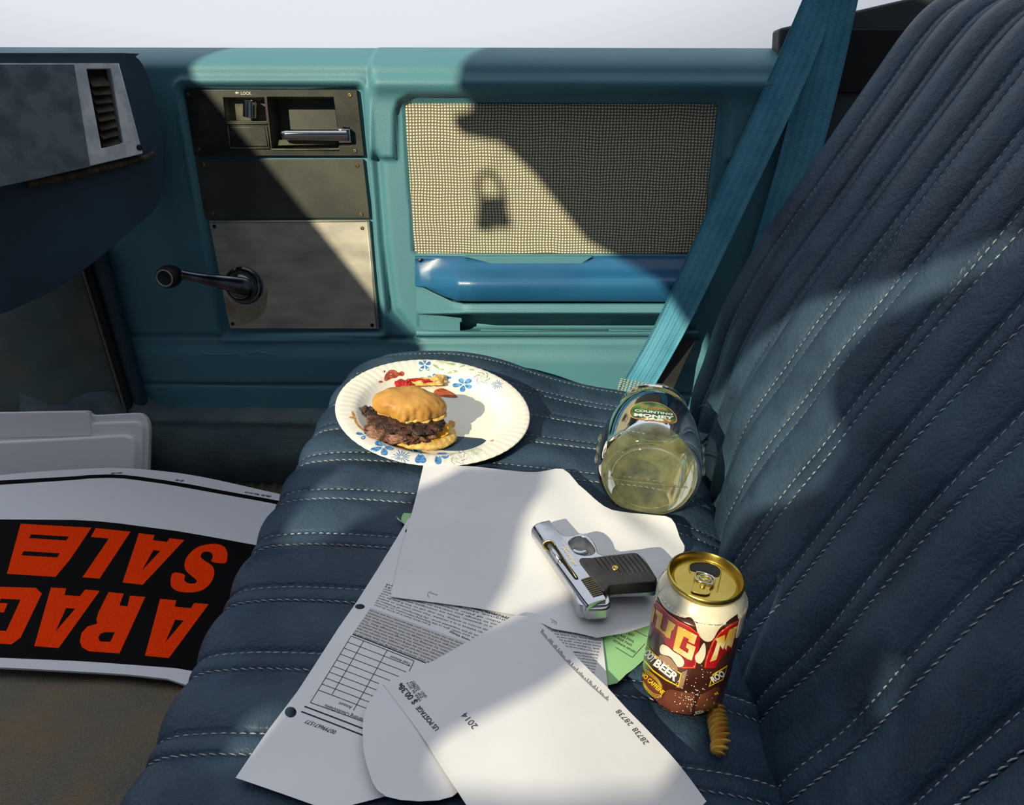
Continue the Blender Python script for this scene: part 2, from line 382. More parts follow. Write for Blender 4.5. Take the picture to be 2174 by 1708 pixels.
# added shadow caster, out of view: loop and plate shaped for a grille shadow
def wpl(px, py):
    p = D(px, py); S_ = np.array(SUN_DIR); t = ((p-WP)@WN)/(S_@WN); w = p-S_*t; return w
g = wpl(1042, 452); r_ = [wpl(x, y) for x, y in smoothline([(1018, 425), (1012, 385), (1028, 364), (1048, 372), (1064, 405), (1072, 440)], 5)]
caster = Acc().add(tube(r_, .0042, 8)).build('hanging_tag', M['dark'], None); tag(caster, 'dark tag on a loop hanging from the canopy', 'tag')
vs, fs = solid([(x, y) for x, y in roundpoly([(1012, 418), (1060, 412), (1086, 470), (1078, 486), (1052, 482), (1034, 492), (1006, 484)], 8)], lambda a, b: wpl(a, b)+WN*.002, lambda a, b: wpl(a, b)-WN*.002)
mesh('tag_body', vs, fs, M['dark'], caster, smooth=False)
p_ = wpl(1040, 364); q_ = wpl(1150, 150); mesh_ = Acc().add(tube([p_, q_, q_+WB*.25], .0012, 6)).build('cord', M['dark'], caster)

# ------------------------------------------------------------------ passenger door
door = thing('truck_door', 'blue vinyl passenger door panel with speaker grille, armrest and window crank', 'door', (0, 1.18, .0))
U0, U1, V0, V1 = -1.02, .40, -.335, .437
du = .0034; nu = int((U1-U0)/du); nv = int((V1-V0)/du)
uu, vv = np.meshgrid(np.linspace(U0, U1, nu), np.linspace(V0, V1, nv), indexing='ij')
def UVP(pts, w=0): return [uv(x, y, w) for x, y in pts]
def edge(s, r): return ss((s+r)/(2*r))
W = np.zeros_like(uu)
padU = UVP([(783, 60), (783, 335), (838, 337), (839, 240), (846, 216), (872, 203), (1520, 200), (1542, 212), (1549, 236), (1545, 339), (1620, 342), (1700, 60)], .01)
W += .011*edge(sdf(uu, vv, padU), .0045)
bay = roundpoly(UVP([(384, 184), (768, 184), (811, 707), (474, 711)]), .008)
sb = sdf(uu, vv, bay)
W += -.012*edge(sb, .003)+.005*np.exp(-((sb+.009)/.005)**2)
grl = roundpoly(UVP([(856, 217), (1527, 217), (1505, 400), (1500, 541), (877, 541)]), .012)
sg = sdf(uu, vv, grl); W += -.007*edge(sg, .0012)
W -= .013*np.exp(-(segdist(uu, vv, UVP([(797, 335), (812, 520), (832, 660), (878, 716)]))/.0085)**2)
W -= .005*np.exp(-(segdist(uu, vv, UVP([(226, 560), (247, 712), (800, 718), (880, 720), (1480, 722)]))/.004)**2)
W -= .003*np.exp(-(segdist(uu, vv, UVP([(250, 334), (412, 334)]))/.0012)**2)
W -= .007*np.exp(-(segdist(uu, vv, UVP([(270, 812), (700, 815), (1480, 836)]))/.0022)**2)
vt = uv(1100, 180)[1]; vtop = uv(1100, 150)[1]
W += .012*np.exp(-((vv-vt)/.014)**2)*ss((uu-uv(783, 200)[0])/.02)
W -= .11*np.clip((vv-vtop)/.05, 0, None)**2
# lower panel bulge towards the map pocket, slight waviness
W += .006*ss((uv(1100, 735)[1]-vv)/.03)
cut_ = inpoly(uu+du/2, vv+du/2, UVP([(468, 201), (722, 201), (752, 276), (750, 322), (470, 322)]))
cut_ |= inpoly(uu+du/2, vv+du/2, UVP([(978, 648), (1478, 648), (1478, 701), (978, 701)]))
CUT = cut_[:-1, :-1].ravel()
o = mesh('door_panel', [duv(a, b, c) for a, b, c in zip(uu.ravel(), vv.ravel(), W.ravel())], [f for f, c_ in zip(grid_faces(nu, nv), CUT) if not c_], M['door'], door)
# speaker grille cloth: woven relief in the cloth's own material
def cloth():
    m = pm('grille cloth', (168, 160, 130), .8, spec=.3); n = m.node_tree.nodes; l = m.node_tree.links; p = n['Principled BSDF']
    t = n.new('ShaderNodeTexCoord'); s = n.new('ShaderNodeSeparateXYZ'); wob = n.new('ShaderNodeTexNoise'); wob.inputs['Scale'].default_value = 18; l.new(t.outputs['Object'], wob.inputs[0])
    mp = n.new('ShaderNodeMix'); mp.data_type = 'VECTOR'; mp.inputs[0].default_value = .006; l.new(t.outputs['Object'], mp.inputs[4]); l.new(wob.outputs['Color'], mp.inputs[5]); l.new(mp.outputs[1], s.inputs[0])
    def wave(sock, per, amp=1):
        a = n.new('ShaderNodeMath'); a.operation = 'MULTIPLY'; a.inputs[1].default_value = 2*math.pi/per; l.new(sock, a.inputs[0])
        b = n.new('ShaderNodeMath'); b.operation = 'SINE'; l.new(a.outputs[0], b.inputs[0])
        c = n.new('ShaderNodeMath'); c.operation = 'MULTIPLY_ADD'; c.inputs[1].default_value = .5; c.inputs[2].default_value = .5; l.new(b.outputs[0], c.inputs[0]); return c.outputs[0]
    a, b = wave(s.outputs[0], .0052), wave(s.outputs[2], .0046)
    k = n.new('ShaderNodeMath'); k.operation = 'MULTIPLY'; l.new(a, k.inputs[0]); l.new(b, k.inputs[1])
    r = n.new('ShaderNodeValToRGB'); r.color_ramp.elements[0].position = .08; r.color_ramp.elements[0].color = lin((104, 102, 88)); r.color_ramp.elements[1].position = .5; r.color_ramp.elements[1].color = lin((250, 240, 204))
    l.new(k.outputs[0], r.inputs[0]); l.new(r.outputs[0], p.inputs['Base Color'])
    bu = n.new('ShaderNodeBump'); bu.inputs['Strength'].default_value = .8; bu.inputs['Distance'].default_value = .0015; l.new(k.outputs[0], bu.inputs['Height']); l.new(bu.outputs[0], p.inputs['Normal']); return m
M['cloth'] = cloth()
dprism('speaker_grille', [(859, 220), (1524, 220), (1502, 400), (1497, 538), (880, 538)], -.0065, -.0035, M['cloth'], door, r=.010, bevel=.001)
# armrest
def loft(name, cols, rows, m, parent, sub=4):
    C = []
    for x, rr in cols:
        L = smoothline([(x if len(r) < 3 else r[2], r[0], r[1]) for r in rr], sub); C.append(L)
    # interpolate between columns
    out = []; R = 6
    for i in range(len(C)-1):
        for k in range(R): out.append([tuple(np.array(a)*(1-k/R)+np.array(b)*k/R) for a, b in zip(C[i], C[i+1])])
    out.append(C[-1]); nv_ = len(C[0])
    return mesh(name, [D(p[0], p[1], p[2]) for c in out for p in c], grid_faces(len(out), nv_), m, parent, angle=60)
def armrow(k, yb):   # k: how far the rest stands out here, yb: its lower edge
    return [(542, -.004), (546, .006), (556-8*k, .010*k+.004), (572, .026*k+.004), (590, .046*k+.005), (606, .053*k+.005), (625+(yb-640)*.5, .050*k+.004), (yb-3, .044*k+.003), (yb, .034*k+.002), (yb+2, -.004)]
cols = [(881, armrow(.0, 600)), (890, armrow(.12, 604)), (915, armrow(.30, 616)), (945, armrow(.62, 630)), (972, armrow(.92, 639)), (1000, armrow(1, 640)), (1100, armrow(1, 640)), (1250, armrow(1, 640)), (1400, armrow(1, 641)), (1478, armrow(1, 642)), (1484, armrow(.5, 642))]
loft('armrest', cols, None, M['arm'], door)
dprism('armrest_inlay', [(985, 545), (1258, 545), (1238, 558), (1225, 563), (1050, 563), (1035, 558)], .0, .021, M['door'], door, bevel=.0015)
# map pocket under the armrest
def pk(k, y0): return [(y0, -.004), (y0+1, .036*k+.003), (y0+8, .042*k+.003), (659, .045*k+.002), (666, .042*k+.001), (669, -.030*k+.001), (674, -.042*k+.002), (696, -.036*k+.002), (703, .007), (712, .008), (715, -.004)]
cols = [(884, pk(.0, 602)), (892, pk(.05, 606)), (925, pk(.3, 622)), (960, pk(.75, 638)), (985, pk(1, 643)), (1100, pk(1, 643)), (1300, pk(1, 643)), (1465, pk(1, 643)), (1482, pk(.3, 643))]
loft('map_pocket', cols, None, M['door'], door)
# trim plates
def screw(x, y, w, parent, m='screw', r=.0034):
    a = Acc().add(lathe([(r, -.001), (r, .0006), (r*.8, .0014), (r*.45, .0015), (r*.4, .0004), (0, .0003)], D(x, y, w), DN, 16)); return a.build('screw', M[m], parent, angle=40)
hp = dprism('handle_plate', [(391, 190), (757, 190), (773, 331), (413, 331)], -.012, -.004, M['black'], door, holes=[[(474, 207), (561, 207), (566, 257), (479, 257)], [(567, 206), (708, 206), (716, 270), (743, 271), (746, 309), (720, 309), (718, 315), (578, 316)]])
for x, y in ((400, 201), (743, 202), (422, 317), (754, 320)): screw(x, y, -.004, hp)
def dbox(name, px, w0, w1, m, parent):   # open box (recess) below the plate
    A = [duv(*uv(x, y, w1), w1) for x, y in px]; c = np.mean(A, 0); B = [duv(*uv(x, y, w1), w0) for x, y in px]; B = [b+(c-a)*.06 for a, b in zip(A, B)]
    n = len(A); return mesh(name, A+B, [(i, (i+1) % n, n+(i+1) % n, n+i) for i in range(n)]+[tuple(n+i for i in range(n))], m, parent, smooth=False)
dbox('handle_recess', [(567, 206), (708, 206), (716, 270), (743, 271), (746, 309), (720, 309), (718, 315), (578, 316)], -.040, -.005, M['grayplate'], hp)
dbox('lock_recess', [(474, 207), (561, 207), (566, 257), (479, 257)], -.022, -.005, M['dusty'], hp)
a = Acc().add(tube([D(x, 286, .004) for x in (597, 600, 610, 660, 720, 738)], [.004, .0075, .0085, .0085, .0085, .0085], 20)); a.build('door_handle', M['chrome'], hp, angle=50)
dprism('handle_clamp', [(716, 273), (742, 273), (744, 300), (718, 300)], -.012, .008, M['chrome'], hp, bevel=.002)
dprism('handle_shelf', [(592, 297), (712, 299), (712, 306), (590, 309)], -.03, -.006, M['dusty'], hp)
a = Acc()
c0, c1 = D(531, 213, -.008), D(531, 250, -.008); a.add(tube([c0+(c1-c0)*t for t in (0, .03, .5, .97, 1)], [.009, .0105, .0115, .0115, .010], 24)); a.build('lock_slider', M['chrome'], hp, angle=50)
dprism('lock_fin', [(531, 212), (536, 212), (537, 250), (532, 250)], -.004, .006, M['chrome'], hp)
dprism('blank_cover', [(486, 269), (563, 269), (569, 311), (491, 311)], -.004, -.002, M['black'], hp, bevel=.001)
a = Acc()
for p in ([(482, 262), (567, 263)], [(484, 268), (489, 313)], [(489, 314), (571, 315)], [(565, 268), (572, 313)], [(578, 317), (718, 318)]): a.add(tube([D(*q, -.003) for q in p], .0013, 8))
a.build('plate_ribs', M['dusty'], hp)
a = Acc()
for s_, p, q in (('LOCK', (512, 201), (534, 201)),):
    text3(a, s_, D(*p, -.0036), D(*q, -.0036), DN, bold=.02)
A_ = [(499, 197), (503, 193), (503, 195.6), (507, 195.6), (507, 198.4), (503, 198.4), (503, 201)]; V, T = fill([uv(x, y, -.0036) for x, y in A_]); a.add(([duv(*p, -.0036) for p in V], T))
M['white'] = pm('white print', (196, 196, 180), .7); a.build('lock_lettering', M['white'], hp, smooth=False)
p2 = dprism('black_trim_plate', [(414, 338), (771, 338), (785, 463), (436, 463)], -.012, -.005, M['grayplate'], door)
for x, y in ((432, 350), (758, 351), (452, 453), (767, 455)): screw(x, y, -.005, p2)
p3 = dprism('metal_trim_plate', [(443, 469), (783, 467), (804, 698), (488, 697)], -.012, -.004, M['alu'], door, bevel=.0012)
a = Acc()
for p in ([(445, 471), (781, 469)], [(779, 470), (800, 695)]): a.add(tube([D(*q, -.004) for q in p], .0016, 8))
a.build('plate_lip', M['alu'], p3)
for x, y in ((455, 480), (769, 484), (494, 687), (790, 690)): screw(x, y, -.004, p3, 'dark' if y > 600 or x < 500 else 'screw')
M['stain'] = pm('brown rub stain', (160, 150, 112), .6, .4, col2=(182, 174, 142), cs=30)
stp = Acc(); V, T = fill([uv(x, y, -.0037) for x, y in smoothline([(478, 628), (500, 650), (540, 652), (566, 615), (566, 640), (556, 668), (530, 684), (505, 690), (492, 686), (484, 660)], 4, True)]); stp.add(([duv(*p, -.0037) for p in V], T)); stp.build('rub_stain', M['stain'], p3, smooth=False)
# window crank
ck = bpy.data.objects.new('window_crank', None); ck.location = D(517, 604, 0); COL.objects.link(ck); ck.parent = door; ck.matrix_parent_inverse = Matrix.Translation(-door.location)
def sub(o, parent): o.parent = parent; o.matrix_parent_inverse = Matrix.Translation(-Vector(parent.location)); return o
cc = D(517, 606, .0)
M['chromed'] = pm('dark chrome', (120, 124, 130), .12, 1., col2=(70, 72, 76), cs=30)
a = Acc().add(lathe([(.034, -.006), (.034, .001), (.031, .004), (.028, .0045), (.027, .014), (.022, .022), (.016, .025), (.0, .026)], cc, DN, 48)); sub(a.build('crank_base', M['chromed'], None, angle=35), ck)
pa, pb = D(520, 608, .030), D(388, 582, .042)
ax = (pb-pa); L = np.linalg.norm(ax); ax /= L; sd = np.cross(ax, DN); sd /= np.linalg.norm(sd); vs = []; n_ = 28
for i in range(n_):
    t = i/(n_-1); wd_ = .0165*(1-t)**.8+.0085*t; wd_ = .0165+(.0080-.0165)*ss(t*1.1)
    if t < .12: wd_ *= math.sqrt(max(.02, 1-((.12-t)/.12)**2))
    for k in range(12):
        q = 2*math.pi*k/12; cx_, cy_ = math.cos(q), math.sin(q)
        cx_ = math.copysign(abs(cx_)**.7, cx_); cy_ = math.copysign(abs(cy_)**.8, cy_)
        vs.append(pa-ax*.012+ax*(L+.012)*t+sd*wd_*cx_+DN*(.0065*cy_))
fs = grid_faces(n_, 12); fs += [(i*12+11, (i+1)*12+11, (i+1)*12, i*12) for i in range(n_-1)]+[tuple(range(12)), tuple((n_-1)*12+k for k in reversed(range(12)))]
sub(mesh('crank_arm', vs, fs, M['chromed'], None, angle=60), ck)
kc = D(369, 583, .030)
a = Acc().add(lathe([(.006, -.006), (.012, -.004), (.0165, .0), (.0185, .006), (.0195, .016), (.0185, .026), (.0165, .0295), (.0150, .030)], kc, DN+np.array([-.05, 0, 0]), 72, lambda r, h, t: (r*(1+.02*math.sin(t*36)*(0 < h < .028)), h)))
sub(a.build('crank_knob', M['rubber'], None), ck)
a = Acc().add(lathe([(.0150, .0300), (.0146, .0312), (.0128, .0312), (.0124, .0300)], kc, DN+np.array([-.05, 0, 0]), 48)); sub(a.build('knob_ring', M['alu'], None), ck)
a = Acc().add(lathe([(.0125, .0298), (.008, .0303), (0, .0305)], kc, DN+np.array([-.05, 0, 0]), 32)); sub(a.build('knob_cap', M['black'], None), ck)
# scuffs and a chip on the lower panel
M['scuff'] = pm('pale scuff', (150, 160, 160), .8)
for L_ in ([(430, 749), (445, 751), (470, 752), (508, 750)], [(526, 751), (545, 745), (565, 749), (586, 753)], [(438, 750), (441, 756)], [(660, 787), (664, 791)]):
    w_ = .046 if L_[0][1] < 700 and L_[0][1] > 600 and L_[0][0] > 900 else .0062
    Acc().add(tube([D(x, y, w_) for x, y in smoothline(L_, 4)], .0006, 5)).build('scuff_mark', M['scuff'], door)
Acc().add(tube([D(x, y, .010) for x, y in ((887, 554), (895, 549))], .0016, 6)).build('paint_chip', M['screw'], door)
# ------------------------------------------------------------------ dashboard
dash = thing('dashboard', 'dark blue dashboard end with silver vent bezel in front of the door', 'dashboard', (-.75, .9, .3))
DP = np.array([-.66, 1.07, .6]); NN = np.array([.80, -.58, .12]); NN /= np.linalg.norm(NN)
def E(x, y, w=0): return hit(x, y, DP+NN*w, NN)
def eprism(name, px, w0, w1, m, parent, holes=(), bevel=.001, r=0, seg=3):
    a_, b_, _ = basis(NN)
    f2 = lambda p: (float((p-DP)@a_), float((p-DP)@b_))
    o2 = [f2(E(x, y, w1)) for x, y in px]
    if r: o2 = roundpoly(o2, r)
    g = lambda w: (lambda s, t: DP+a_*s+b_*t+NN*w)
    vs, fs = solid(o2, g(w1), g(w0), [[f2(E(x, y, w1)) for x, y in h] for h in holes]); return weld(mesh(name, vs, fs, m, parent, angle=35, bevel=bevel, seg=seg))
eprism('dash_body', smoothline([(-120, 112), (262, 112), (288, 120), (304, 138), (318, 172), (333, 225), (345, 290), (347, 335), (343, 400), (332, 440), (290, 480), (155, 590), (20, 660), (-120, 700)], 3), -.09, -.004, M['dash'], dash, bevel=.016, seg=6)
bz = eprism('vent_bezel', [(-60, 134), (154, 134), (253, 134), (304, 326), (192, 353), (60, 384), (-60, 410)], -.006, .012, M['bezel'], dash, holes=[[(184, 146), (235, 146), (262, 303), (216, 315)]], bevel=.0012)
eprism('side_cover', [(-60, 136), (158, 136), (192, 354), (60, 384), (-60, 410)], .003, .0145, pm('grey cover', (120, 134, 140), .5, col2=(90, 104, 110), cs=30, detail=8), dash)
a = Acc().add(lathe([(.0045, 0), (.0045, .001), (.003, .0016), (0, .0012)], E(296, 313, .012), NN, 16)); a.build('screw', M['dark'], dash)
# vent cavity and louvres
q = [(184, 146), (235, 146), (262, 303), (216, 315)]
A0 = [E(x, y, .0115) for x, y in q]; B0 = [E(x, y, .0115)-NN*.0145 for x, y in q]
mesh('vent_cavity', A0+B0, [(i, (i+1) % 4, 4+(i+1) % 4, 4+i) for i in range(4)]+[(4, 5, 6, 7)], M['dark'], dash, smooth=False)
for k in range(9):
    t = (k+.5)/9; pl = np.array(q[0])*(1-t)+np.array(q[3])*t; pr = np.array(q[1])*(1-t)+np.array(q[2])*t
    if k < 1: continue
    p1, p2_ = E(*(pl+np.array([1, 0])), .006), E(*(pr-np.array([11, 0])), .006); c = (p1+p2_)/2; ex = (p2_-p1)/2; up = np.cross(ex, NN); up /= np.linalg.norm(up)*np.sign(up[2]) if up[2] else 1
    a = Acc().add(box(c, ex, up*.0010, NN*.0055+up*-.0065)); a.build('louvre', M['louver'], dash, bevel=.0005, seg=1)
a = Acc().add(tube([E(x, y, .001) for x, y in ((60, 392), (155, 372), (192, 362), (250, 350), (312, 333), (326, 322))], [.006, .006, .006, .0055, .004, .002], 10)); a.build('frayed_edge', M['dashfoam'], dash)
# ------------------------------------------------------------------ bench seat
PER, Y0S, HALF = .077, .409, .0085
CP = np.array([(-.27, .08), (-.285, .16), (-.296, .24), (-.3005, .30), (-.297, .335), (-.283, .3525), (-.255, .3595), (-.21, .3625), (-.12, .3595), (0, .350), (.09, .340), (.15, .331), (.19, .318), (.222, .297), (.245, .265)])
CPs = np.array(smoothline([tuple(p) for p in CP], 10)); cl_ = np.concatenate([[0], np.cumsum(np.hypot(*np.diff(CPs, axis=0).T))])
def puff(y, amp):
    d = np.abs((y-Y0S+PER/2) % PER-PER/2)
    t = np.clip((d-HALF)/(PER/2-HALF), 0, 1)
    return np.where(d < HALF, .0008+.0022*np.cos(d/HALF*math.pi/2), amp*np.sin(t*math.pi/2)**.75)-.0022*np.exp(-((d-HALF-.0012)/.0014)**2)
def dipf(x, y): return .040*ss((x+.15)/.27)*ss((y-.72)/.33)+.030*ss((y-1.00)/.075)**2
SX = CPs[(CPs[:, 0] > -.2995) & (np.arange(len(CPs)) > 35)]
SX = SX[np.argsort(SX[:, 0])]
def S(x, y): return np.interp(x, SX[:, 0], SX[:, 1])-dipf(x, y)+.0055
YE = 1.062
def cush(s, y, off=0):
    """point on the cushion at arc length s and cross-car position y, with normal"""
    x = np.interp(s, cl_, CPs[:, 0]); z = np.interp(s, cl_, CPs[:, 1])
    x1 = np.interp(s+.004, cl_, CPs[:, 0]); z1 = np.interp(s+.004, cl_, CPs[:, 1]); x0 = np.interp(s-.004, cl_, CPs[:, 0]); z0 = np.interp(s-.004, cl_, CPs[:, 1])
    nx_, nz_ = -(z1-z0), (x1-x0); L = np.hypot(nx_, nz_)+1e-9; nx_, nz_ = nx_/L, nz_/L
    a = puff(y, .0065)*ss((s-.10)/.08)+off
    x = x+nx_*a+.055*ss((y-.90)/.17)**2.2*ss((.05-x)/.2); z = z+nz_*a-dipf(x, y)*ss((z-.2)/.1)
    z = z-.012*np.exp(-((y-YE)/.012)**2)*ss((z-.2)/.1)
    # gentle dents of long use
    return x, y+0*x, z+.004*np.sin(x*9+1)*np.sin(y*7+.4)*ss((z-.33)/.02)
seat = thing('bench_seat', 'navy blue vinyl truck bench seat with channel stitched cushion and backrest', 'seat', (0, .6, .0))
ys = np.concatenate([np.arange(-.42, YE, .0021), [YE]]); sl_ = np.linspace(0, cl_[-1], 190)
SS, YY = np.meshgrid(sl_, ys, indexing='ij'); X, Y, Z = cush(SS, YY)
P = np.stack([X, Y, Z], -1).reshape(-1, 3); nS, nY = SS.shape
fs = grid_faces(nS, nY)
# far side wall of the cushion
n0 = len(P); side = [(X[i, -1]*.98, YE-.004, max(.06, Z[i, -1]-.10)) for i in range(nS)]; side0 = [(X[i, -1], YE+.006, Z[i, -1]-.012) for i in range(nS)]
P = list(P)+side0+side
for i in range(nS-1):
    a_, b_ = i*nY+nY-1, (i+1)*nY+nY-1; fs += [(a_, b_, n0+i+1, n0+i), (n0+i, n0+i+1, n0+nS+i+1, n0+nS+i)]
cu_o = mesh('cushion', P, [tuple(reversed(f)) for f in fs], M['leather'], seat)
# piping along the far and front edges of the cushion
pp = []
for s in np.linspace(.17, cl_[-1]-.03, 60):
    x, y, z = cush(s, YE-.002, .003); pp.append((x, y, z))
Acc().add(tube(pp, .0035, 8)).build('end_piping', M['piping'], seat)
pp = []
for y in np.linspace(-.4, YE-.004, 160):
    x, yy, z = cush(.205, y, .002); pp.append((x-.002, yy, z))
Acc().add(tube(pp, .0033, 8)).build('front_piping', M['piping'], seat)
# backrest
BP = np.array([(.262, .24), (.256, .28), (.256, .32), (.262, .36), (.2695, .41), (.280, .45), (.296, .492), (.320, .552), (.367, .648), (.399, .713), (.428, .771), (.452, .818), (.475, .848), (.510, .866), (.555, .862), (.60, .83)])
BPs = np.array(smoothline([tuple(p) for p in BP], 12)); bl_ = np.concatenate([[0], np.cumsum(np.hypot(*np.diff(BPs, axis=0).T))])
YB = 1.035
def back(s, y, off=0):
    x = np.interp(s, bl_, BPs[:, 0]); z = np.interp(s, bl_, BPs[:, 1])
    x1 = np.interp(s+.01, bl_, BPs[:, 0]); z1 = np.interp(s+.01, bl_, BPs[:, 1]); x0 = np.interp(s-.01, bl_, BPs[:, 0]); z0 = np.interp(s-.01, bl_, BPs[:, 1])
    nx_, nz_ = -(z1-z0), (x1-x0); L = np.hypot(nx_, nz_)+1e-9; nx_, nz_ = nx_/L, nz_/L
    a = puff(y, .0105)+off-.006+.010*np.exp(-((s-.14)/.09)**2)*np.sin(y*11+.8)
    e_ = ss((y-(YB-.035))/.035)
    a = a-.022*e_**2.5
    return x+nx_*a-.050*(1.03-y)-.032*np.exp(-((z-.315)/.075)**2)*ss((.78-y)/.35), y+0*x, z+nz_*a
sl2 = np.linspace(0, bl_[-1], 230); ysb = np.concatenate([np.arange(-.42, YB, .0021), [YB]])
SS, YY = np.meshgrid(sl2, ysb, indexing='ij'); X, Y, Z = back(SS, YY)
P = list(np.stack([X, Y, Z], -1).reshape(-1, 3)); nS, nY = SS.shape; fs = grid_faces(nS, nY); n0 = len(P)
P += [(X[i, -1]+.10, YB+.004, Z[i, -1]) for i in range(nS)]
for i in range(nS-1):
    a_, b_ = i*nY+nY-1, (i+1)*nY+nY-1; fs.append((a_, b_, n0+i+1, n0+i))
ba_o = mesh('backrest', P, [tuple(reversed(f)) for f in fs], M['leather'], seat)
pp = []
for s in np.linspace(.03, bl_[-1]-.1, 70):
    x, y, z = back(s, YB-.004, .006); pp.append((x, y, z))
Acc().add(tube(pp, .003, 8)).build('back_piping', M['piping'], seat)
def stitches(fn, smin, smax, name, yl, L=.0060, gap=.0018, r=.00066):
    a = Acc()
    for y in yl:
        s = smin+random.random()*.004; dy = 0
        while s < smax:
            p = np.array(fn(s, y+.0004, .0005)); q = np.array(fn(s+L, y-.0004, .0005)); p = p.astype(float); q = q.astype(float)
            m_ = np.array(fn(s+L/2, y, .0011)).astype(float)
            a.add(tube([p, m_, q], [r*.6, r, r*.6], 5)); s += L+gap
    o = a.build(name, M['thread'], seat); tag(o, kind='stuff'); return o
yl = []
for k in range(-4, 9):
    yc = Y0S+PER*k; yl += [yc-HALF, yc+HALF]
stitches(cush, .12, cl_[-1]-.05, 'cushion_stitching', [y for y in yl if y < 1.05 and y > .15])
stitches(back, .05, bl_[-1]-.12, 'backrest_stitching', [y for y in yl if y < 1.03 and y > .15])

# ------------------------------------------------------------------ seat belts
def webbing():
    m = pm('belt webbing', (98, 172, 198), .7, spec=.3, col2=(80, 156, 184), cs=18); n = m.node_tree.nodes; l = m.node_tree.links; p = n['Principled BSDF']
    t = n.new('ShaderNodeTexCoord'); s = n.new('ShaderNodeSeparateXYZ'); l.new(t.outputs['UV'], s.inputs[0])
    def w(sock, f):
        a = n.new('ShaderNodeMath'); a.operation = 'MULTIPLY'; a.inputs[1].default_value = f; l.new(sock, a.inputs[0]); b = n.new('ShaderNodeMath'); b.operation = 'SINE'; l.new(a.outputs[0], b.inputs[0]); return b.outputs[0]
    a, b = w(s.outputs[1], 3400), w(s.outputs[0], 30)
    k = n.new('ShaderNodeMath'); k.operation = 'MULTIPLY'; l.new(a, k.inputs[0]); l.new(b, k.inputs[1])
    bu = n.new('ShaderNodeBump'); bu.inputs['Strength'].default_value = .7; bu.inputs['Distance'].default_value = .001; l.new(k.outputs[0], bu.inputs['Height']); l.new(bu.outputs[0], p.inputs['Normal'])
    r = n.new('ShaderNodeMapRange'); r.inputs[1].default_value = -1; l.new(b, r.inputs[0]); x = n.new('ShaderNodeMix'); x.data_type = 'RGBA'; x.blend_type = 'MULTIPLY'
    x.inputs[0].default_value = 1; cr = n.new('ShaderNodeMapRange'); cr.inputs[1].default_value = -1; cr.inputs[3].default_value = .84; l.new(b, cr.inputs[0])
    old = [q for q in l if q.to_socket == p.inputs['Base Color']][0].from_socket; l.new(old, x.inputs[6]); l.new(cr.outputs[0], x.inputs[7]); l.new(x.outputs[2], p.inputs['Base Color']); return m
M['web'] = webbing()
def belt(name, Lp, Rp, ws, label, th=.0014):
    n_ = len(Lp); Lw = smoothline([tuple(D(*p, w)) for p, w in zip(Lp, ws)], 8); Rw = smoothline([tuple(D(*p, w)) for p, w in zip(Rp, ws)], 8)
    vs, us = [], []; N = len(Lw); K = 9; acc = 0
    for side_ in (0, 1):
        acc = 0
        for i in range(N):
            if i: acc += np.linalg.norm(np.array(Lw[i])-np.array(Lw[i-1]))
            for k in range(K):
                t = k/(K-1); p = np.array(Lw[i])*(1-t)+np.array(Rw[i])*t+DN*(th*(1-side_)-.001*math.cos(t*math.pi*2)); vs.append(p); us.append((t, acc))
    fs = grid_faces(N, K)+[tuple(reversed([q+N*K for q in f])) for f in grid_faces(N, K)]
    for i in range(N-1):
        for k in (0, K-1): a_ = i*K+k; b_ = a_+K; fs.append((a_, b_, b_+N*K, a_+N*K) if k == 0 else (b_, a_, a_+N*K, b_+N*K))
    o = mesh(name, vs, fs, M['web'], None, uvs=us); return tag(o, label, 'seat belt')
b1 = belt('seat_belt', [(1712, -20), (1636, 155), (1505, 440), (1390, 690), (1313, 826)], [(1782, -20), (1718, 155), (1584, 440), (1462, 690), (1376, 842)], [.012, .02, .045, .08, .115], 'long blue shoulder belt crossing the speaker grille to an anchor behind the jar')
b2 = belt('seat_belt', [(1742, -20), (1697, 160), (1655, 330), (1612, 480), (1570, 620), (1520, 800)], [(1826, -20), (1787, 160), (1742, 330), (1690, 480), (1650, 620), (1598, 800)], [.016, .010, .010, .012, .014, .016], 'shorter bright blue belt webbing running down behind the backrest edge')
# stitched anchor end of the belt
c = [D(x, y, w) for x, y, w in ((1316, 800, .113), (1390, 815, .113), (1376, 842, .118), (1308, 828, .118))]
a = Acc()
for k in range(7):
    for j in range(10):
        t, s_ = (k+.5)/7, (j+.5)/10; p = (np.array(c[0])*(1-s_)+np.array(c[1])*s_)*(1-t)+(np.array(c[3])*(1-s_)+np.array(c[2])*s_)*t
        a.add(box(p+DN*.0022, DU*.0019, DV*.0006, DN*.0005))
M['thread2'] = pm('pale thread', (190, 184, 150), .8); o = a.build('anchor_stitching', M['thread2'], b1, smooth=False); o['kind'] = 'stuff'
# dark anchor strap beside it
o = Acc(); pts = [(1455, 720, .03), (1430, 770, .06), (1412, 812, .085), (1395, 850, .10)]
Lw = [D(x-22, y, w) for x, y, w in pts]; Rw = [D(x+24, y, w) for x, y, w in pts]; vs = []
for i in range(4): vs += [Lw[i], Rw[i], Rw[i]-DN*.003, Lw[i]-DN*.003]
fs = [(i*4+k, i*4+(k+1) % 4, (i+1)*4+(k+1) % 4, (i+1)*4+k) for i in range(3) for k in range(4)]+[(3, 2, 1, 0), (12, 13, 14, 15)]
st = mesh('anchor_strap', vs, fs, M['dark'], None, smooth=False, bevel=.001); tag(st, 'flat black strap beside the lower end of the long belt', 'strap')
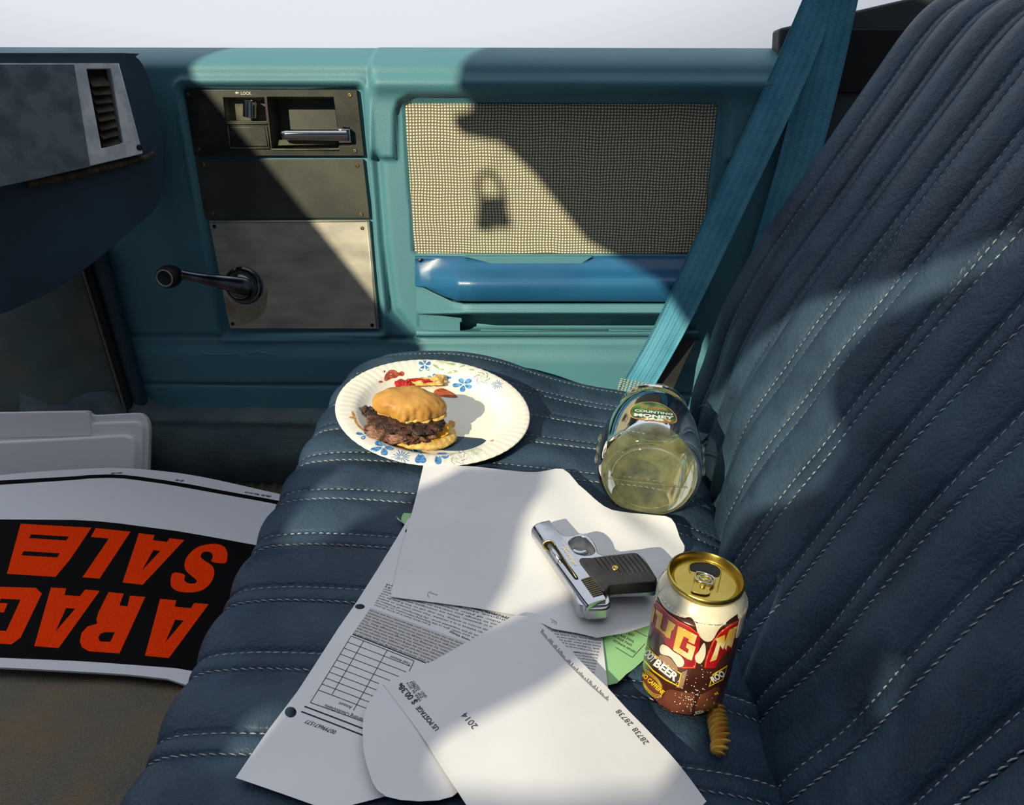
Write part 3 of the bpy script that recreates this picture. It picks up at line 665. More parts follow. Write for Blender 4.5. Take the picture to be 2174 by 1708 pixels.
# ------------------------------------------------------------------ papers on the seat
def Sp(x, y): return S(x, y)+.003+np.maximum(0, .004*np.sin(np.asarray(x)*9+1)*np.sin(np.asarray(y)*7+.4))
def onS(px, py, h, ex=None):
    z = .36
    for _ in range(8):
        p = hz(px, py, z); z = float(Sp(p[0], p[1]))+h+(ex(p[0], p[1]) if ex else 0)
    return hz(px, py, z)
def sheet(name, px, h, m, label, cat, holes=(), ex=None, step=.007, group=None, th=.0004):
    zf = lambda x, y, o=0: float(Sp(x, y))+h+(float(ex(x, y)) if ex else 0)+o
    O = [tuple(onS(x, y, h, ex)[:2]) for x, y in px]; H = [[tuple(onS(x, y, h, ex)[:2]) for x, y in q] for q in holes]
    vs, fs = solid(O, lambda x, y: np.array([x, y, zf(x, y)]), lambda x, y: np.array([x, y, zf(x, y, -th)]), H, step)
    o = mesh(name, vs, fs, m, None, angle=50); tag(o, label, cat, group=group); return o, zf
def ell(cx, cy, rx, ry, n=20, a=0): return [(cx+rx*math.cos(t)*math.cos(a)-ry*math.sin(t)*math.sin(a), cy+rx*math.cos(t)*math.sin(a)+ry*math.sin(t)*math.cos(a)) for t in np.linspace(0, 2*math.pi, n, endpoint=False)]
sheet('green_envelope', smoothline([(853, 1108), (900, 1090), (1290, 1180), (1399, 1300), (1402, 1330), (1390, 1372), (1358, 1408), (1330, 1430), (1293, 1453), (1200, 1420), (1100, 1400), (864, 1118)], 3, True), .0012, M['green'], 'pale green mailing envelope showing between the bank statement and the soda can', 'envelope')
tm = bpy.data.objects['green_envelope']
st_o, st_z = sheet('bank_statement', [(868, 1098), (842, 1142), (800, 1210), (758, 1276), (720, 1330), (680, 1392), (632, 1466), (567, 1552), (500, 1650), (700, 1720), (1180, 1600), (1291, 1460), (1278, 1350), (1315, 1330), (1250, 1150), (1000, 1100)], .0032, M['paper'],
    'printed bank statement page with punched holes and an empty table of amounts', 'paper', holes=[ell(764, 1287, 10.5, 5.6), ell(617, 1511, 12.5, 11.5), ell(866, 1127, 6, 5)])
def exb(x, y):
    return .009*ss((x-.035)/.08)*ss((y-.56)/.06)*(.55+.45*math.sin(x*60+y*35))+.004*ss((x+.02)/.1)*(.5+.5*math.sin(x*38-y*30))*ss((y-.43)/.05)+.0025*(1+math.sin((x+y)*23))*ss((y-.50)/.06)+.006*ss((.68-y)/-.02)*0
bl_o, bl_z = sheet('blank_sheet', smoothline([(899, 987), (960, 988), (1010, 990), (1100, 1000), (1145, 1001), (1195, 995), (1228, 1028)], 3)+smoothline([(1262, 1058), (1300, 1082), (1380, 1092), (1425, 1100), (1443, 1140), (1453, 1168), (1418, 1210), (1395, 1290), (1378, 1327)], 3)+[(1330, 1342), (1268, 1353), (1225, 1343), (1174, 1334), (1150, 1322), (1090, 1303), (1010, 1290), (930, 1279), (829, 1266), (842, 1209), (863, 1127), (870, 1103), (884, 1051)], .0055, M['paper'],
    'blank white sheet lying face down under the silver pistol', 'paper', ex=exb)
def exf(x, y): return .003+.004*math.sin((x+.1)*22)*math.sin(y*17)
fl_o, _ = sheet('torn_sheet', smoothline([(818, 1446), (803, 1460), (785, 1488), (774, 1515), (770, 1552), (778, 1620), (820, 1690), (960, 1690), (1000, 1600), (930, 1470)], 4, True), .0068, M['paper'], 'crumpled scrap of white paper poking out beneath the stamped envelope', 'paper', ex=exf)
def exe(x, y): return .0022+.004*math.exp(-((x-.02)/.05)**2)
en_o, en_z = sheet('stamped_envelope', [(813, 1451)]+smoothline([(900, 1411), (930, 1397), (1010, 1352), (1085, 1309), (1105, 1306), (1130, 1312), (1153, 1325)], 3)+smoothline([(1210, 1380), (1263, 1433), (1291, 1460), (1330, 1503), (1378, 1552), (1440, 1620), (1500, 1700)], 3)+[(1400, 1800), (1050, 1800), (960, 1660), (905, 1575), (880, 1539)], .0082, M['paper'],
    'white postmarked envelope lying on top of the papers nearest the camera', 'envelope', ex=exe, th=.0012)
EO = Vector((560, 1200)); es = 4.745
def z2(a, b): return (560+a/4.745, 1200+b/4.745)
def z3(a, b): return (900+a/4.348, 1250+b/4.348)
def tx(acc, s, a, b, h, ex=None, size=.0021, zf=None, bold=0, shear=0):
    A_, B_ = onS(*a, h, ex), onS(*b, h, ex); text3(acc, s, A_, B_, (0, 0, 1), size, bold, shear, .00035, zf)
def strip(acc, a, b, wd_, h, zf, ex=None):
    A_, B_ = onS(*a, h, ex), onS(*b, h, ex); d = B_-A_; L = np.hypot(d[0], d[1]); n = np.array([-d[1], d[0], 0])/L*wd_/2; N = max(1, int(L/.008)); vs = []
    for i in range(N+1):
        for s_ in (-1, 1):
            p = A_+d*i/N+n*s_; p[2] = zf(p[0], p[1])+.0003; vs.append(p)
    acc.add((vs, [(i*2, i*2+1, i*2+3, i*2+2) for i in range(N)]))
# shaded band + text of the statement
def patch(acc, px, h, zf, ex=None, off=.0002, step=.007):
    O = [tuple(onS(x, y, h, ex)[:2]) for x, y in px]; V, T = fill(O, (), step); acc.add(([(x, y, zf(x, y)+off) for x, y in V], T))
a = Acc(); patch(a, [z2(1075, 425), z2(2120, 800), z2(1630, 985), z2(895, 692)], .0032, st_z); a.build('shaded_band', M['shade'], st_o, smooth=False)
T1 = ["in your account by applying the periodic rate to", "balance, we first determine the daily balance of", "new advances and other charges, and subtract any new", "charges and for the billing cycle that have been posted to", "balances we multiply the average and divide the total by", "next, by dividing the Annual Percentage Rate. This", "monthly interest charge by daily payment debits that", "charges and any credit insurance premiums that are", "of the billing cycle prior to the calculation of your minimum", "verify that the rate is fixed, your daily periodic rate and Annual"]
a = Acc(); H_ = .0032
for i, s_ in enumerate(T1):
    t = i/(len(T1)-1); L_ = (905+165*t, 678-232*t); R_ = (1668+345*t, 968-182*t); tx(a, s_, z2(*R_), z2(*L_), H_, zf=st_z, size=.0018)
T2 = ["If you think there is an error on your", "in your letter, give us the following information: (1) Account", "amount of the suspected error. (3) Description of Problem: If", "why you believe it is a mistake. You must contact us within", "potential errors in writing. You may call us, but if you do we", "amount in question. While we investigate whether or not", "continue to charge you interest or report you as that", "remainder of your interest or other fees on", "any finance charge if the goods or (3)", "responsible for the amount you paid"]
T2R = [(1680, 592), (2120, 722), (2260, 738), (2330, 712), (2390, 690), (2445, 660), (2500, 640), (2560, 622), (2620, 600), (2680, 580)]
for i, s_ in enumerate(T2):
    t = i/9; tx(a, s_, z2(*T2R[i]), z2(1112+128*t, 390-205*t), H_, zf=st_z, size=.0018, bold=0)
tx(a, "Accounts Only)", z2(2170, 790), z2(1880, 660), H_, zf=st_z, size=.0019, bold=.02)
tx(a, "Purchases (Consumer Accounts", z3(830, 285), z3(440, 170), H_, zf=st_z, size=.0019, bold=.02)
T3 = ["with the goods or services you", "purchase price. This is only for", "your card, and the credit must be", "have used your card to", "cards. To dispute, write us at", "all of these terms must be met", "Your Rights If You Are Dissatisfied", "While we investigate do not", "amount you owe against your", "determine that the amount", "amount. If we are not", "more than this", "than fifty"]
for i, s_ in enumerate(T3):
    t = i/12; R_ = (1645-70*t, 445+320*t); L_ = (1180+280*t, 380+330*t) if i < 6 else (1280+200*t, 410+330*t); tx(a, s_, z3(*R_), z3(*L_), H_, zf=st_z, size=.0018, bold=.02 if i == 6 else 0)
tx(a, "Total Amount", z2(1485, 985), z2(1280, 905), H_, zf=st_z, size=.0026)
tx(a, "Amount", z2(893, 1420), z2(765, 1372), H_, zf=st_z, size=.0027)
tx(a, "Outstanding Checks/Debits", z2(1090, 1575), z2(622, 1398), H_, zf=st_z, size=.0028)
tx(a, "007996671577", z2(735, 1665), z2(432, 1548), H_, zf=st_z, size=.0033, shear=.25)
for p, q in (((880, 710), (1515, 960)), ((1515, 960), (1465, 1065)), ((880, 710), (470, 1380)), ((470, 1380), (1130, 1620)), ((1005, 762), (688, 1298)), ((1243, 852), (903, 1460))): strip(a, z2(*p), z2(*q), .0005, H_, st_z)
for k in range(1, 10):
    t = k/10; x0, y0 = 880-(880-512)*t, 710+(1313-710)*t; x1 = x0+640-5*k; strip(a, z2(x0, y0), z2(x1, y0+(x1-x0)*.385), .00045, H_, st_z)
for p, q, w_ in (((895, 692), (1632, 980), .0009), ((410, 1418), (1120, 1690), .0010), ((378, 1470), (1000, 1710), .0010)): strip(a, z2(*p), z2(*q), w_, H_, st_z)
a.build('statement_print', M['print'], st_o, smooth=False)['kind'] = 'stuff'
a = Acc(); tx(a, "tion", (930, 1262), (913, 1257), .0055, exb, .0016, bl_z); tx(a, "Made in", z3(1230, 305), z3(1170, 270), .0055, exb, .0014, bl_z); tx(a, "U.S.A.", z3(1228, 322), z3(1178, 295), .0055, exb, .0014, bl_z)
O = [onS(917+9*math.cos(t), 1262+7*math.sin(t), .0055, exb) for t in np.linspace(2.2, 4.6, 10)]; a.add(tube([p+np.array([0, 0, .0004]) for p in O], .00015, 4)); a.build('sheet_print', M['print'], bl_o, smooth=False)['kind'] = 'stuff'
# envelope print: postage, date, bar code ticks
a = Acc(); h_ = .0082
M['postage'] = pm('grey ink', (70, 70, 76), .8, spec=.1)
tx(a, "US POSTAGE", z2(1770, 1640), z2(1570, 1410), h_, exe, .0040, en_z, bold=.02)
tx(a, "$ 00.38", z2(1555, 1370), z2(1405, 1200), h_, exe, .0050, en_z, bold=.02)
tx(a, "1", z2(1403, 1190), z2(1382, 1180), h_, exe, .0030, en_z)
for s_, p, q in (("MAR 06 2014", (1590, 1355), (1455, 1175)), ("ZIP 37803", (1612, 1330), (1490, 1165)), ("0001 102701", (1648, 1320), (1512, 1160))): tx(a, s_, z2(*p), z2(*q), h_, exe, .0022, en_z)
random.seed(9)
for k in range(65):
    t = k/64; x, y = 1078+615*t, 385+628*t+30*math.sin(t*3.1); r = random.choice([14, 24, 24, 38, 38]); x2, y2 = x+r*.5, y-r*.9
    strip(a, z3(x, y+18), z3(x2, y2+18), .0005, h_, en_z, exe)
tx(a, "28738", z3(1935, 1245), z3(1805, 1108), h_, exe, .0050, en_z, shear=.1)
tx(a, "28738", z3(2080, 1420), z3(1960, 1275), h_, exe, .0050, en_z, shear=.1)
tx(a, "2014", z3(500, 1265), z3(390, 1135), h_, exe, .0052, en_z)
a.build('envelope_print', M['postage'], en_o, smooth=False)['kind'] = 'stuff'
a = Acc(); gz = lambda x, y: float(Sp(x, y))+.0012
for s_, p, q in (("SORTED", (1775, 380), (1935, 440)), ("T-CLASS MAIL", (1735, 400), (1938, 498)), ("STAGE PAID", (1745, 440), (1916, 532)), ("VETERANS AFFAIRS", (1740, 480), (1946, 594))): tx(a, s_, z3(*p), z3(*q), .0012, None, .0026, gz)
for p, q in (((1915, 370), (2060, 440)), ((2040, 505), (1925, 632)), ((1925, 632), (1770, 540))): strip(a, z3(*p), z3(*q), .0005, .0012, gz)
a.build('envelope_print', M['print'], bpy.data.objects['green_envelope'], smooth=False)['kind'] = 'stuff'

# ------------------------------------------------------------------ paper plate
PN = np.array([math.sin(.117), math.sin(-.033), 1]); PN /= np.linalg.norm(PN)
RIM = np.array([-.132, .8106, .3835]); PC = RIM-PN*.0155
plate = thing('paper_plate', 'white paper plate with blue and green flower rim, holding a half eaten cheeseburger', 'plate', tuple(PC))
prof = [(0, 0), (.04, 0), (.078, .0), (.086, .0012), (.093, .0050), (.100, .0105), (.104, .0128), (.110, .0140), (.120, .0153), (.127, .0156), (.1286, .0150), (.1288, .0142), (.127, .0143), (.120, .0140), (.110, .0127), (.104, .0114), (.100, .0090), (.093, .0036), (.086, -.0004), (.078, -.0012), (0, -.0012)]
M['plate'] = pm('coated paper plate', (240, 236, 222), .42, spec=.4)
def flute(r, h, t): return (r, h+(.00022*math.sin(t*68)*ss((r-.092)/.012)))
vs, fs = lathe(prof, PC, PN, 340, flute); pl_o = mesh('plate_body', vs, [tuple(reversed(f)) for f in fs], M['plate'], plate)
pb_ = bvh_of(pl_o)
def z6(a, b): return (690+a/4.726, 740+b/4.726)
M['pblue'] = pm('blue flower print', (44, 112, 176), .45, col2=(96, 156, 206), cs=220); M['pgreen'] = pm('green leaf print', (150, 180, 130), .45, col2=(176, 198, 150), cs=200); M['pdark'] = pm('navy speck print', (70, 96, 110), .5)
bl, gr, dk = Acc(), Acc(), Acc()
def petal(acc, cx, cy, ang, L, Wd, sq=.72, r0=.12, st=5):
    c, s_ = math.cos(ang), math.sin(ang); pts = []
    for t in np.linspace(0, 2*math.pi, 14, endpoint=False):
        u = r0*L+(L*(1-r0))*(.5-.5*math.cos(t)); v = Wd*math.sin(t)*(.35+.65*(u/L)); pts.append(z6(cx+(c*u-s_*v), cy+(s_*u+c*v)*sq))
    decal(acc, pb_, pts, (), st, .0002)
def flower(acc, cx, cy, r, n=5, a0=0, sq=.72, w=.36):
    for k in range(n): petal(acc, cx, cy, a0+2*math.pi*k/n, r*(.85+.25*((k*7) % 3)/2), r*w, sq)
def star(acc, cx, cy, r, n=14, sq=.75, w=.07):
    for k in range(n): petal(acc, cx, cy, 2*math.pi*k/n+.2, r*(.8+.3*((k*5) % 3)/2), r*w, sq, .15, 8)
flower(bl, 1000, 160, 75, 5, -.3, 1.0, .3); flower(bl, 1392, 358, 105, 5, .5, .75, .36); flower(bl, 585, 985, 130, 5, .2, .68); flower(bl, 400, 862, 85, 4, .3, .6); flower(bl, 1075, 285, 55, 3, 3.3, .8, .4); petal(bl, 1205, 290, 0, 65, 24); petal(bl, 1150, 350, .4, 50, 14)
for cx, cy, an in ((960, 1045, 1.35), (960, 1045, 1.85), (1120, 1050, .3), (1130, 1055, 1.5), (850, 1000, .35)): petal(bl, cx, cy, an, 125, 48, .85, 0)
star(bl, 1728, 360, 62); star(bl, 765, 1085, 95, 15)
star(gr, 1185, 120, 62, 15, .6, .05); star(gr, 1510, 1030, 75, 15, .6, .05)
for x, y, an, L in ((1215, 145, .2, 95), (1345, 185, -.4, 65), (1145, 205, .1, 50), (1150, 205, -2.4, 90), (1220, 245, -.25, 110), (1440, 205, .2, 60)): petal(gr, x, y, an, L, L*.2, .8, 0)
for cx, cy, R_ in ((1578, 290, 85), (1335, 1085, 105)):
    for k in range(13):
        an = 2*math.pi*k/13; q = [z6(cx+math.cos(an)*R_*.15-2*math.sin(an), cy+math.sin(an)*R_*.12), z6(cx+math.cos(an)*R_*.62, cy+math.sin(an)*R_*.5), z6(cx+math.cos(an)*R_*.15+3*math.sin(an), cy+math.sin(an)*R_*.12+3)]; decal(gr, pb_, q, (), None, .0002)
    for k in range(34):
        an = k*2.4; rr = R_*(.55+.45*((k*37) % 10)/10); decal(dk, pb_, [z6(cx+math.cos(an)*rr+dx, cy+math.sin(an)*rr*.75+dy) for dx, dy in ((-5, 0), (0, -5), (5, 0), (0, 5))], (), None, .0002)
bl.build('blue_flowers', M['pblue'], plate, smooth=False)['kind'] = 'stuff'; gr.build('green_sprigs', M['pgreen'], plate, smooth=False)['kind'] = 'stuff'; dk.build('seed_specks', M['pdark'], plate, smooth=False)['kind'] = 'stuff'
M['ketch'] = pm('ketchup smear', (186, 92, 52), .35, col2=(150, 50, 30), cs=160); M['grease'] = pm('mustard grease stain', (212, 150, 50), .35, col2=(180, 120, 50), cs=200)
a = Acc()
for q in ([(592, 300), (610, 255), (650, 215), (700, 215), (735, 240), (770, 225), (795, 245), (780, 275), (740, 270), (715, 290), (660, 300), (610, 325)], [(585, 225), (598, 215), (606, 230), (595, 240)], [(535, 330), (560, 320), (580, 335), (550, 342)], [(1150, 400), (1190, 400), (1250, 425), (1310, 460), (1330, 490), (1240, 490), (1150, 480), (1090, 470), (1100, 420)]): a = Acc(); decal(a, pb_, smoothline([z6(*p) for p in q], 3, True), (), 5, .0003); a.build('ketchup_smear', M['ketch'], plate, smooth=False)
for q in ([(1255, 960), (1300, 930), (1350, 905), (1395, 920), (1395, 950), (1340, 985), (1290, 1000), (1262, 985)], [(1250, 720), (1300, 735), (1300, 780), (1270, 800), (1240, 770)], [(265, 630), (290, 640), (310, 700), (335, 760), (400, 820), (440, 850), (400, 835), (320, 770), (285, 700)], [(240, 685), (270, 680), (300, 690), (290, 700), (250, 697)], [(370, 630), (400, 640), (395, 660), (365, 655)], [(1655, 925), (1690, 910), (1680, 930)]): a = Acc(); decal(a, pb_, smoothline([z6(*p) for p in q], 3, True), (), 5, .0003); a.build('grease_stain', M['grease'], plate, smooth=False)
# ------------------------------------------------------------------ cheeseburger
def onP(px, py, h): return hit(px, py, PC+PN*h, PN)
pa_, pb2, _ = basis(PN); ux = np.array([1, 0, 0])-PN*PN[0]; ux /= np.linalg.norm(ux); uy = np.cross(PN, ux)
bg = thing('cheeseburger', 'bitten cheeseburger on the paper plate, patty facing the camera', 'burger', tuple(onP(872, 905, 0)))
M['bun'] = pm('toasted bun crust', (206, 156, 74), .5, col2=(182, 126, 56), cs=45, cc=(.3, .7), bump=.35, bs=90, bd=.0012, sss=.15)
M['crumb'] = pm('bun crumb', (232, 200, 122), .8, col2=(206, 160, 84), cs=160, bump=.8, bs=500, bd=.001, sss=.2)
M['meat'] = pm('ground beef', (156, 112, 94), .5, col2=(80, 50, 34), cs=75, cc=(.40, .62), bump=1, bs=260, bd=.003, detail=8)
M['meat2'] = pm('charred beef edge', (74, 42, 22), .45, col2=(36, 20, 12), cs=120, bump=1, bs=300, bd=.003, detail=8)
M['cheese'] = pm('melted cheese', (240, 178, 34), .35, col2=(226, 156, 30), cs=60, sss=.2)
def blob(name, c, rx, ry, rz, m, parent, fn=None, n=64, k=32, flat=.0, amp=.0, fr=60., seed=0, ang=0, top=1.):
    vs = []; c = np.array(c, float); X_ = ux*math.cos(ang)+uy*math.sin(ang); Y_ = -ux*math.sin(ang)+uy*math.cos(ang)
    for i in range(n):
        t = 2*math.pi*i/n; R_ = fn(t) if fn else 1
        for j in range(k+1):
            ph = -math.pi/2+math.pi*j/k; cr_ = abs(math.cos(ph))**.75; sz = math.sin(ph); sz = sz*(flat if sz < 0 else top); RR = 1+(R_-1)*cr_**2.2 if fn else 1
            p = np.array([rx*RR*cr_*math.cos(t), ry*RR*cr_*math.sin(t), rz*sz])
            if amp:
                q = Vector((p[0]*fr, p[1]*fr, p[2]*fr+seed)); d = noise.noise(q)+.5*noise.noise(q*2.3)+.25*noise.noise(q*5); e_ = p/(np.linalg.norm(p)+1e-6); p = p+e_*amp*d
            vs.append(c+X_*p[0]+Y_*p[1]+PN*p[2])
    return mesh(name, vs, grid_faces(n, k+1, True), m, parent)
blob('bottom_bun', onP(893, 922, .007)+uy*.004, .046, .036, .009, M['crumb'], bg, flat=.8, amp=.002, fr=90)
def bitp(t): d = (t+math.pi/2+math.pi) % (2*math.pi)-math.pi; return 1-.06*math.exp(-(d/.5)**2)+.04*math.sin(t*7)+.03*math.sin(t*13+1)
blob('patty', onP(856, 905, .017)+uy*.002, .047, .038, .0115, M['meat'], bg, bitp, amp=.0075, fr=95, flat=1., n=110, k=50)
def bit3(t): return 1+.05*math.sin(t*9)+.05*math.sin(t*17+2)
blob('charred_edge', onP(862, 893, .027), .048, .031, .0060, M['meat2'], bg, bit3, amp=.0065, fr=150, n=110, k=40, seed=4)
q = [(1165, 720), (1215, 745), (1240, 800), (1235, 850), (1190, 880), (1120, 915), (1060, 925), (1040, 905), (1085, 860), (1130, 790)]
vs, fs = solid([tuple(p) for p in [z6(*p) for p in smoothline(q, 3, True)]], lambda x, y: onP(x, y, .026-.012*ss((y-900)/30)), lambda x, y: onP(x, y, .023-.012*ss((y-900)/30)), (), 3); mesh('cheese_slice', vs, fs, M['cheese'], bg, angle=60)
def bun(t):   # bitten away towards the camera
    d = (t+math.pi/2+math.pi) % (2*math.pi)-math.pi
    r = 1-.30*math.exp(-((d+.55)/.40)**2)-.26*math.exp(-((d-.30)/.42)**2)-.10*math.exp(-((d-.95)/.25)**2)+.02*math.sin(t*3)
    return r+.02*math.sin(t*23)*math.exp(-(d/1.2)**2)
tb = blob('top_bun', onP(868, 866, .036)+uy*.001, .0465, .037, .021, M['bun'], bg, bun, flat=.35, amp=.0030, fr=38, n=120, k=48, seed=2)
blob('bun_bite', onP(872, 873, .0315)+uy*.002, .0455, .036, .0065, M['crumb'], bg, bun, flat=.8, amp=.003, fr=150, n=110, k=30, seed=7)
# leftovers
fs_ = thing('bun_scrap', 'torn yellow bun scrap smeared with ketchup behind the burger', 'food', tuple(onP(900, 815, 0)))
blob('scrap_crust', onP(905, 812, .006), .028, .0085, .006, M['crumb'], fs_, lambda t: 1+.12*math.sin(t*5), amp=.0035, fr=110, ang=.25)
blob('scrap_tip', onP(927, 806, .008), .017, .0075, .006, M['crumb'], fs_, None, amp=.0025, fr=120, ang=.75, seed=3)
M['ket'] = pm('wet ketchup', (190, 26, 14), .18, col2=(150, 18, 12), cs=90, sss=.1)
blob('ketchup_blob', onP(858, 818, .006), .014, .010, .006, M['ket'], fs_, lambda t: 1+.15*math.sin(t*3+1), amp=.003, fr=120)
blob('ketchup_fold', onP(893, 808, .010), .020, .004, .003, M['ket'], fs_, None, amp=.002, fr=150, ang=.1, seed=5)
ml = blob('meat_crumb', onP(783, 874, .006), .011, .0075, .007, M['meat2'], None, bit3, amp=.005, fr=170, seed=9); tag(ml, 'small dark crumb of charred beef at the rim side of the burger', 'food')

# ------------------------------------------------------------------ money jar
JA = hit(1376, 1019, (0, .652, 0), (0, 1, 0)); JB = hit(1386, 874, (0, .652+.148, 0), (0, 1, 0)); jx = JB-JA; jx /= np.linalg.norm(jx)
jar = thing('plastic_jar', 'empty clear plastic jar lying on its side with oval money jar sticker', 'jar', tuple(JA))
def jarm():
    m = bpy.data.materials.new('cloudy clear plastic'); m.use_nodes = True; n = m.node_tree.nodes; l = m.node_tree.links; n.remove(n['Principled BSDF']); o = n['Material Output']
    tr = n.new('ShaderNodeBsdfTransparent'); tr.inputs[0].default_value = (.955, .965, .915, 1); gl = n.new('ShaderNodeBsdfGlossy'); gl.inputs['Roughness'].default_value = .06
    df = n.new('ShaderNodeBsdfDiffuse'); df.inputs[0].default_value = lin((214, 212, 150)); tl = n.new('ShaderNodeBsdfTranslucent'); tl.inputs[0].default_value = lin((214, 212, 150))
    ad = n.new('ShaderNodeMixShader'); ad.inputs[0].default_value = .5; l.new(df.outputs[0], ad.inputs[1]); l.new(tl.outputs[0], ad.inputs[2])
    t = n.new('ShaderNodeTexCoord'); nz = n.new('ShaderNodeTexNoise'); nz.inputs['Scale'].default_value = 60; nz.inputs['Detail'].default_value = 8; l.new(t.outputs['Object'], nz.inputs[0])
    r = n.new('ShaderNodeMapRange'); r.inputs[1].default_value = .35; r.inputs[2].default_value = .75; r.inputs[3].default_value = .07; r.inputs[4].default_value = .24; l.new(nz.outputs[0], r.inputs[0])
    m1 = n.new('ShaderNodeMixShader'); l.new(r.outputs[0], m1.inputs[0]); l.new(tr.outputs[0], m1.inputs[1]); l.new(ad.outputs[0], m1.inputs[2])
    f = n.new('ShaderNodeFresnel'); f.inputs[0].default_value = 1.22; m2 = n.new('ShaderNodeMixShader'); l.new(f.outputs[0], m2.inputs[0]); l.new(m1.outputs[0], m2.inputs[1]); l.new(gl.outputs[0], m2.inputs[2]); l.new(m2.outputs[0], o.inputs[0]); return m
M['jar'] = jarm()
jp = [(0, .0035), (.030, .0035), (.041, .0030), (.0445, .0008), (.0480, .0), (.0525, .0015), (.0565, .0060), (.0592, .014), (.0602, .028), (.0605, .046), (.0600, .064), (.0582, .084), (.0550, .102), (.0505, .117), (.0462, .127), (.0440, .1315), (.0438, .1345), (.0462, .1355), (.0464, .1380), (.0440, .1392), (.0440, .1450), (.0448, .1478)]
ji = [(max(0, r-.0013), min(.1478, h+(.0013 if h < .02 else 0))) for r, h in reversed(jp)]
vs, fs = lathe(jp+ji, JA, jx, 96); jo = mesh('jar_body', vs, [tuple(reversed(f)) for f in fs], M['jar'], jar, angle=60)
jb = bvh_of(jo)
a = Acc(); ring = []
ja, jbb, _ = basis(jx)
for R_, rr, hh in ((.0415, .0010, .0022), (.0500, .0007, -.0002)):
    a.add(tube([JA+jx*hh+ja*R_*math.cos(t)+jbb*R_*math.sin(t) for t in np.linspace(0, 2*math.pi, 60)], rr, 6))
a.add(tube([cast(jb, x, y, .0003) for x, y in ((1290, 1014), (1340, 1021), (1400, 1028), (1460, 1034))], .0009, 6)); a.build('base_ring', M['jar'], jar)
a = Acc()
for x0, yy in ((1, 0), (-1, 0)):
    for k in range(3):
        a = Acc(); h0 = .022+.022*k; a.add(tube([JA+jx*(h0+.019*t)+np.cross(jx, (0, 0, 1))*x0*(.0612) for t in (0, .1, .5, .9, 1)], [.001, .0022, .0028, .0022, .001], 8)); a.build('grip_rib', M['jar'], jar)
L1, L2, L3, L4, L5 = Acc(), Acc(), Acc(), Acc(), Acc()
def z7(a_, b_): return (1240+a_/5.336, 800+b_/5.336)
lb = lambda k: [z7(785+(x-785)*k, 408+(y-408)*k) for x, y in smoothline([(510, 405), (540, 340), (620, 295), (750, 282), (860, 300), (970, 360), (1035, 430), (1050, 490), (1030, 520), (960, 525), (820, 505), (650, 485), (545, 460)], 4, True)]
decal(L1, jb, lb(1), (), 4, .0003); decal(L2, jb, lb(.955), (), 4, .0005); L1.build('sticker', pm('orange sticker edge', (214, 150, 80), .5), jar, smooth=False)
L2.build('sticker_field', pm('green sticker field', (96, 130, 62), .5, col2=(40, 66, 40), cs=60), jar, smooth=False)
wt = Acc(); textpx(wt, jb, 'COUNTING', z7(575, 394), z7(1000, 440), 4.4, .03, off=.0009); textpx(wt, jb, 'MONEY', z7(568, 446), z7(1015, 484), 5.6, .05, off=.0009); textpx(wt, jb, 'JAR', z7(680, 484), z7(915, 505), 4.2, .05, off=.0009); wt.build('sticker_lettering', pm('cream lettering', (214, 222, 214), .5), jar, smooth=False)
wt = Acc(); textpx(wt, jb, 'The Original', z7(640, 352), z7(930, 384), 4.6, .02, off=.0009); wt.build('sticker_script', pm('orange script', (200, 110, 60), .5), jar, smooth=False)
wt = Acc(); decal(wt, jb, [z7(*p) for p in ((620, 478), (690, 465), (760, 470), (840, 490), (930, 480), (1010, 505), (960, 518), (820, 500))], (), 5, .0008); wt.build('sticker_coins', pm('tan coins', (214, 184, 120), .5, col2=(150, 110, 60), cs=200), jar, smooth=False)
# ------------------------------------------------------------------ silver pistol
GZ = float(Sp(.06, .52))+.0105
def gp(pts): return [(1090+a_/6.039, 1070+b_/6.039) for a_, b_ in pts]
def GH(x, y, h): return hz(x, y, GZ+h)
gun = thing('pistol', 'small chrome pistol with black grips lying on the blank sheet', 'pistol', (.07, .52, GZ))
M['nickel'] = pm('polished nickel', (196, 198, 202), .10, 1., rough2=.26, cs=60); M['grip'] = pm('black grip plastic', (36, 34, 34), .5, bump=.4, bs=900, bd=.0004, col2=(50, 46, 44), cs=40)
M['brass'] = pm('brass', (206, 176, 96), .3, 1.); M['gdark'] = pm('oily dark steel', (26, 26, 26), .3, .7)
def gsolid(name, px, h0, h1, m, parent, holes=(), bevel=.0012, ref=None, seg=3):
    r = h1 if ref is None else ref
    O = [tuple(GH(x, y, r)[:2]) for x, y in px]; H = [[tuple(GH(x, y, r)[:2]) for x, y in q] for q in holes]
    vs, fs = solid(O, lambda a_, b_: np.array([a_, b_, GZ+h1]), lambda a_, b_: np.array([a_, b_, GZ+h0]), H); return weld(mesh(name, vs, fs, m, parent, angle=32, bevel=bevel, seg=seg))
fr = gp(smoothline([(470, 200), (560, 320), (640, 392), (740, 398), (800, 380), (870, 368), (965, 402), (1035, 482), (1070, 560), (1090, 620), (1150, 650)], 3)[:-1]+smoothline([(1150, 650), (1400, 622), (1560, 603), (1640, 645), (1720, 750), (1790, 860), (1842, 950), (1845, 1000), (1815, 1022)], 4)[:-1]+smoothline([(1815, 1022), (1600, 1030), (1300, 1040), (1240, 1060), (1215, 1100), (1225, 1150), (1240, 1210), (1240, 1255), (1210, 1285)], 4)+[(1180, 1290), (900, 1300), (850, 1290), (820, 1250), (800, 1200)])
hole = gp(smoothline([(712, 490), (745, 445), (800, 415), (870, 408), (930, 430), (990, 490), (1030, 550), (1042, 600), (1000, 640), (930, 652), (850, 640), (790, 612), (740, 545)], 3, True))
gsolid('frame', fr, .0035, .0195, M['nickel'], gun, [hole], bevel=.0022)
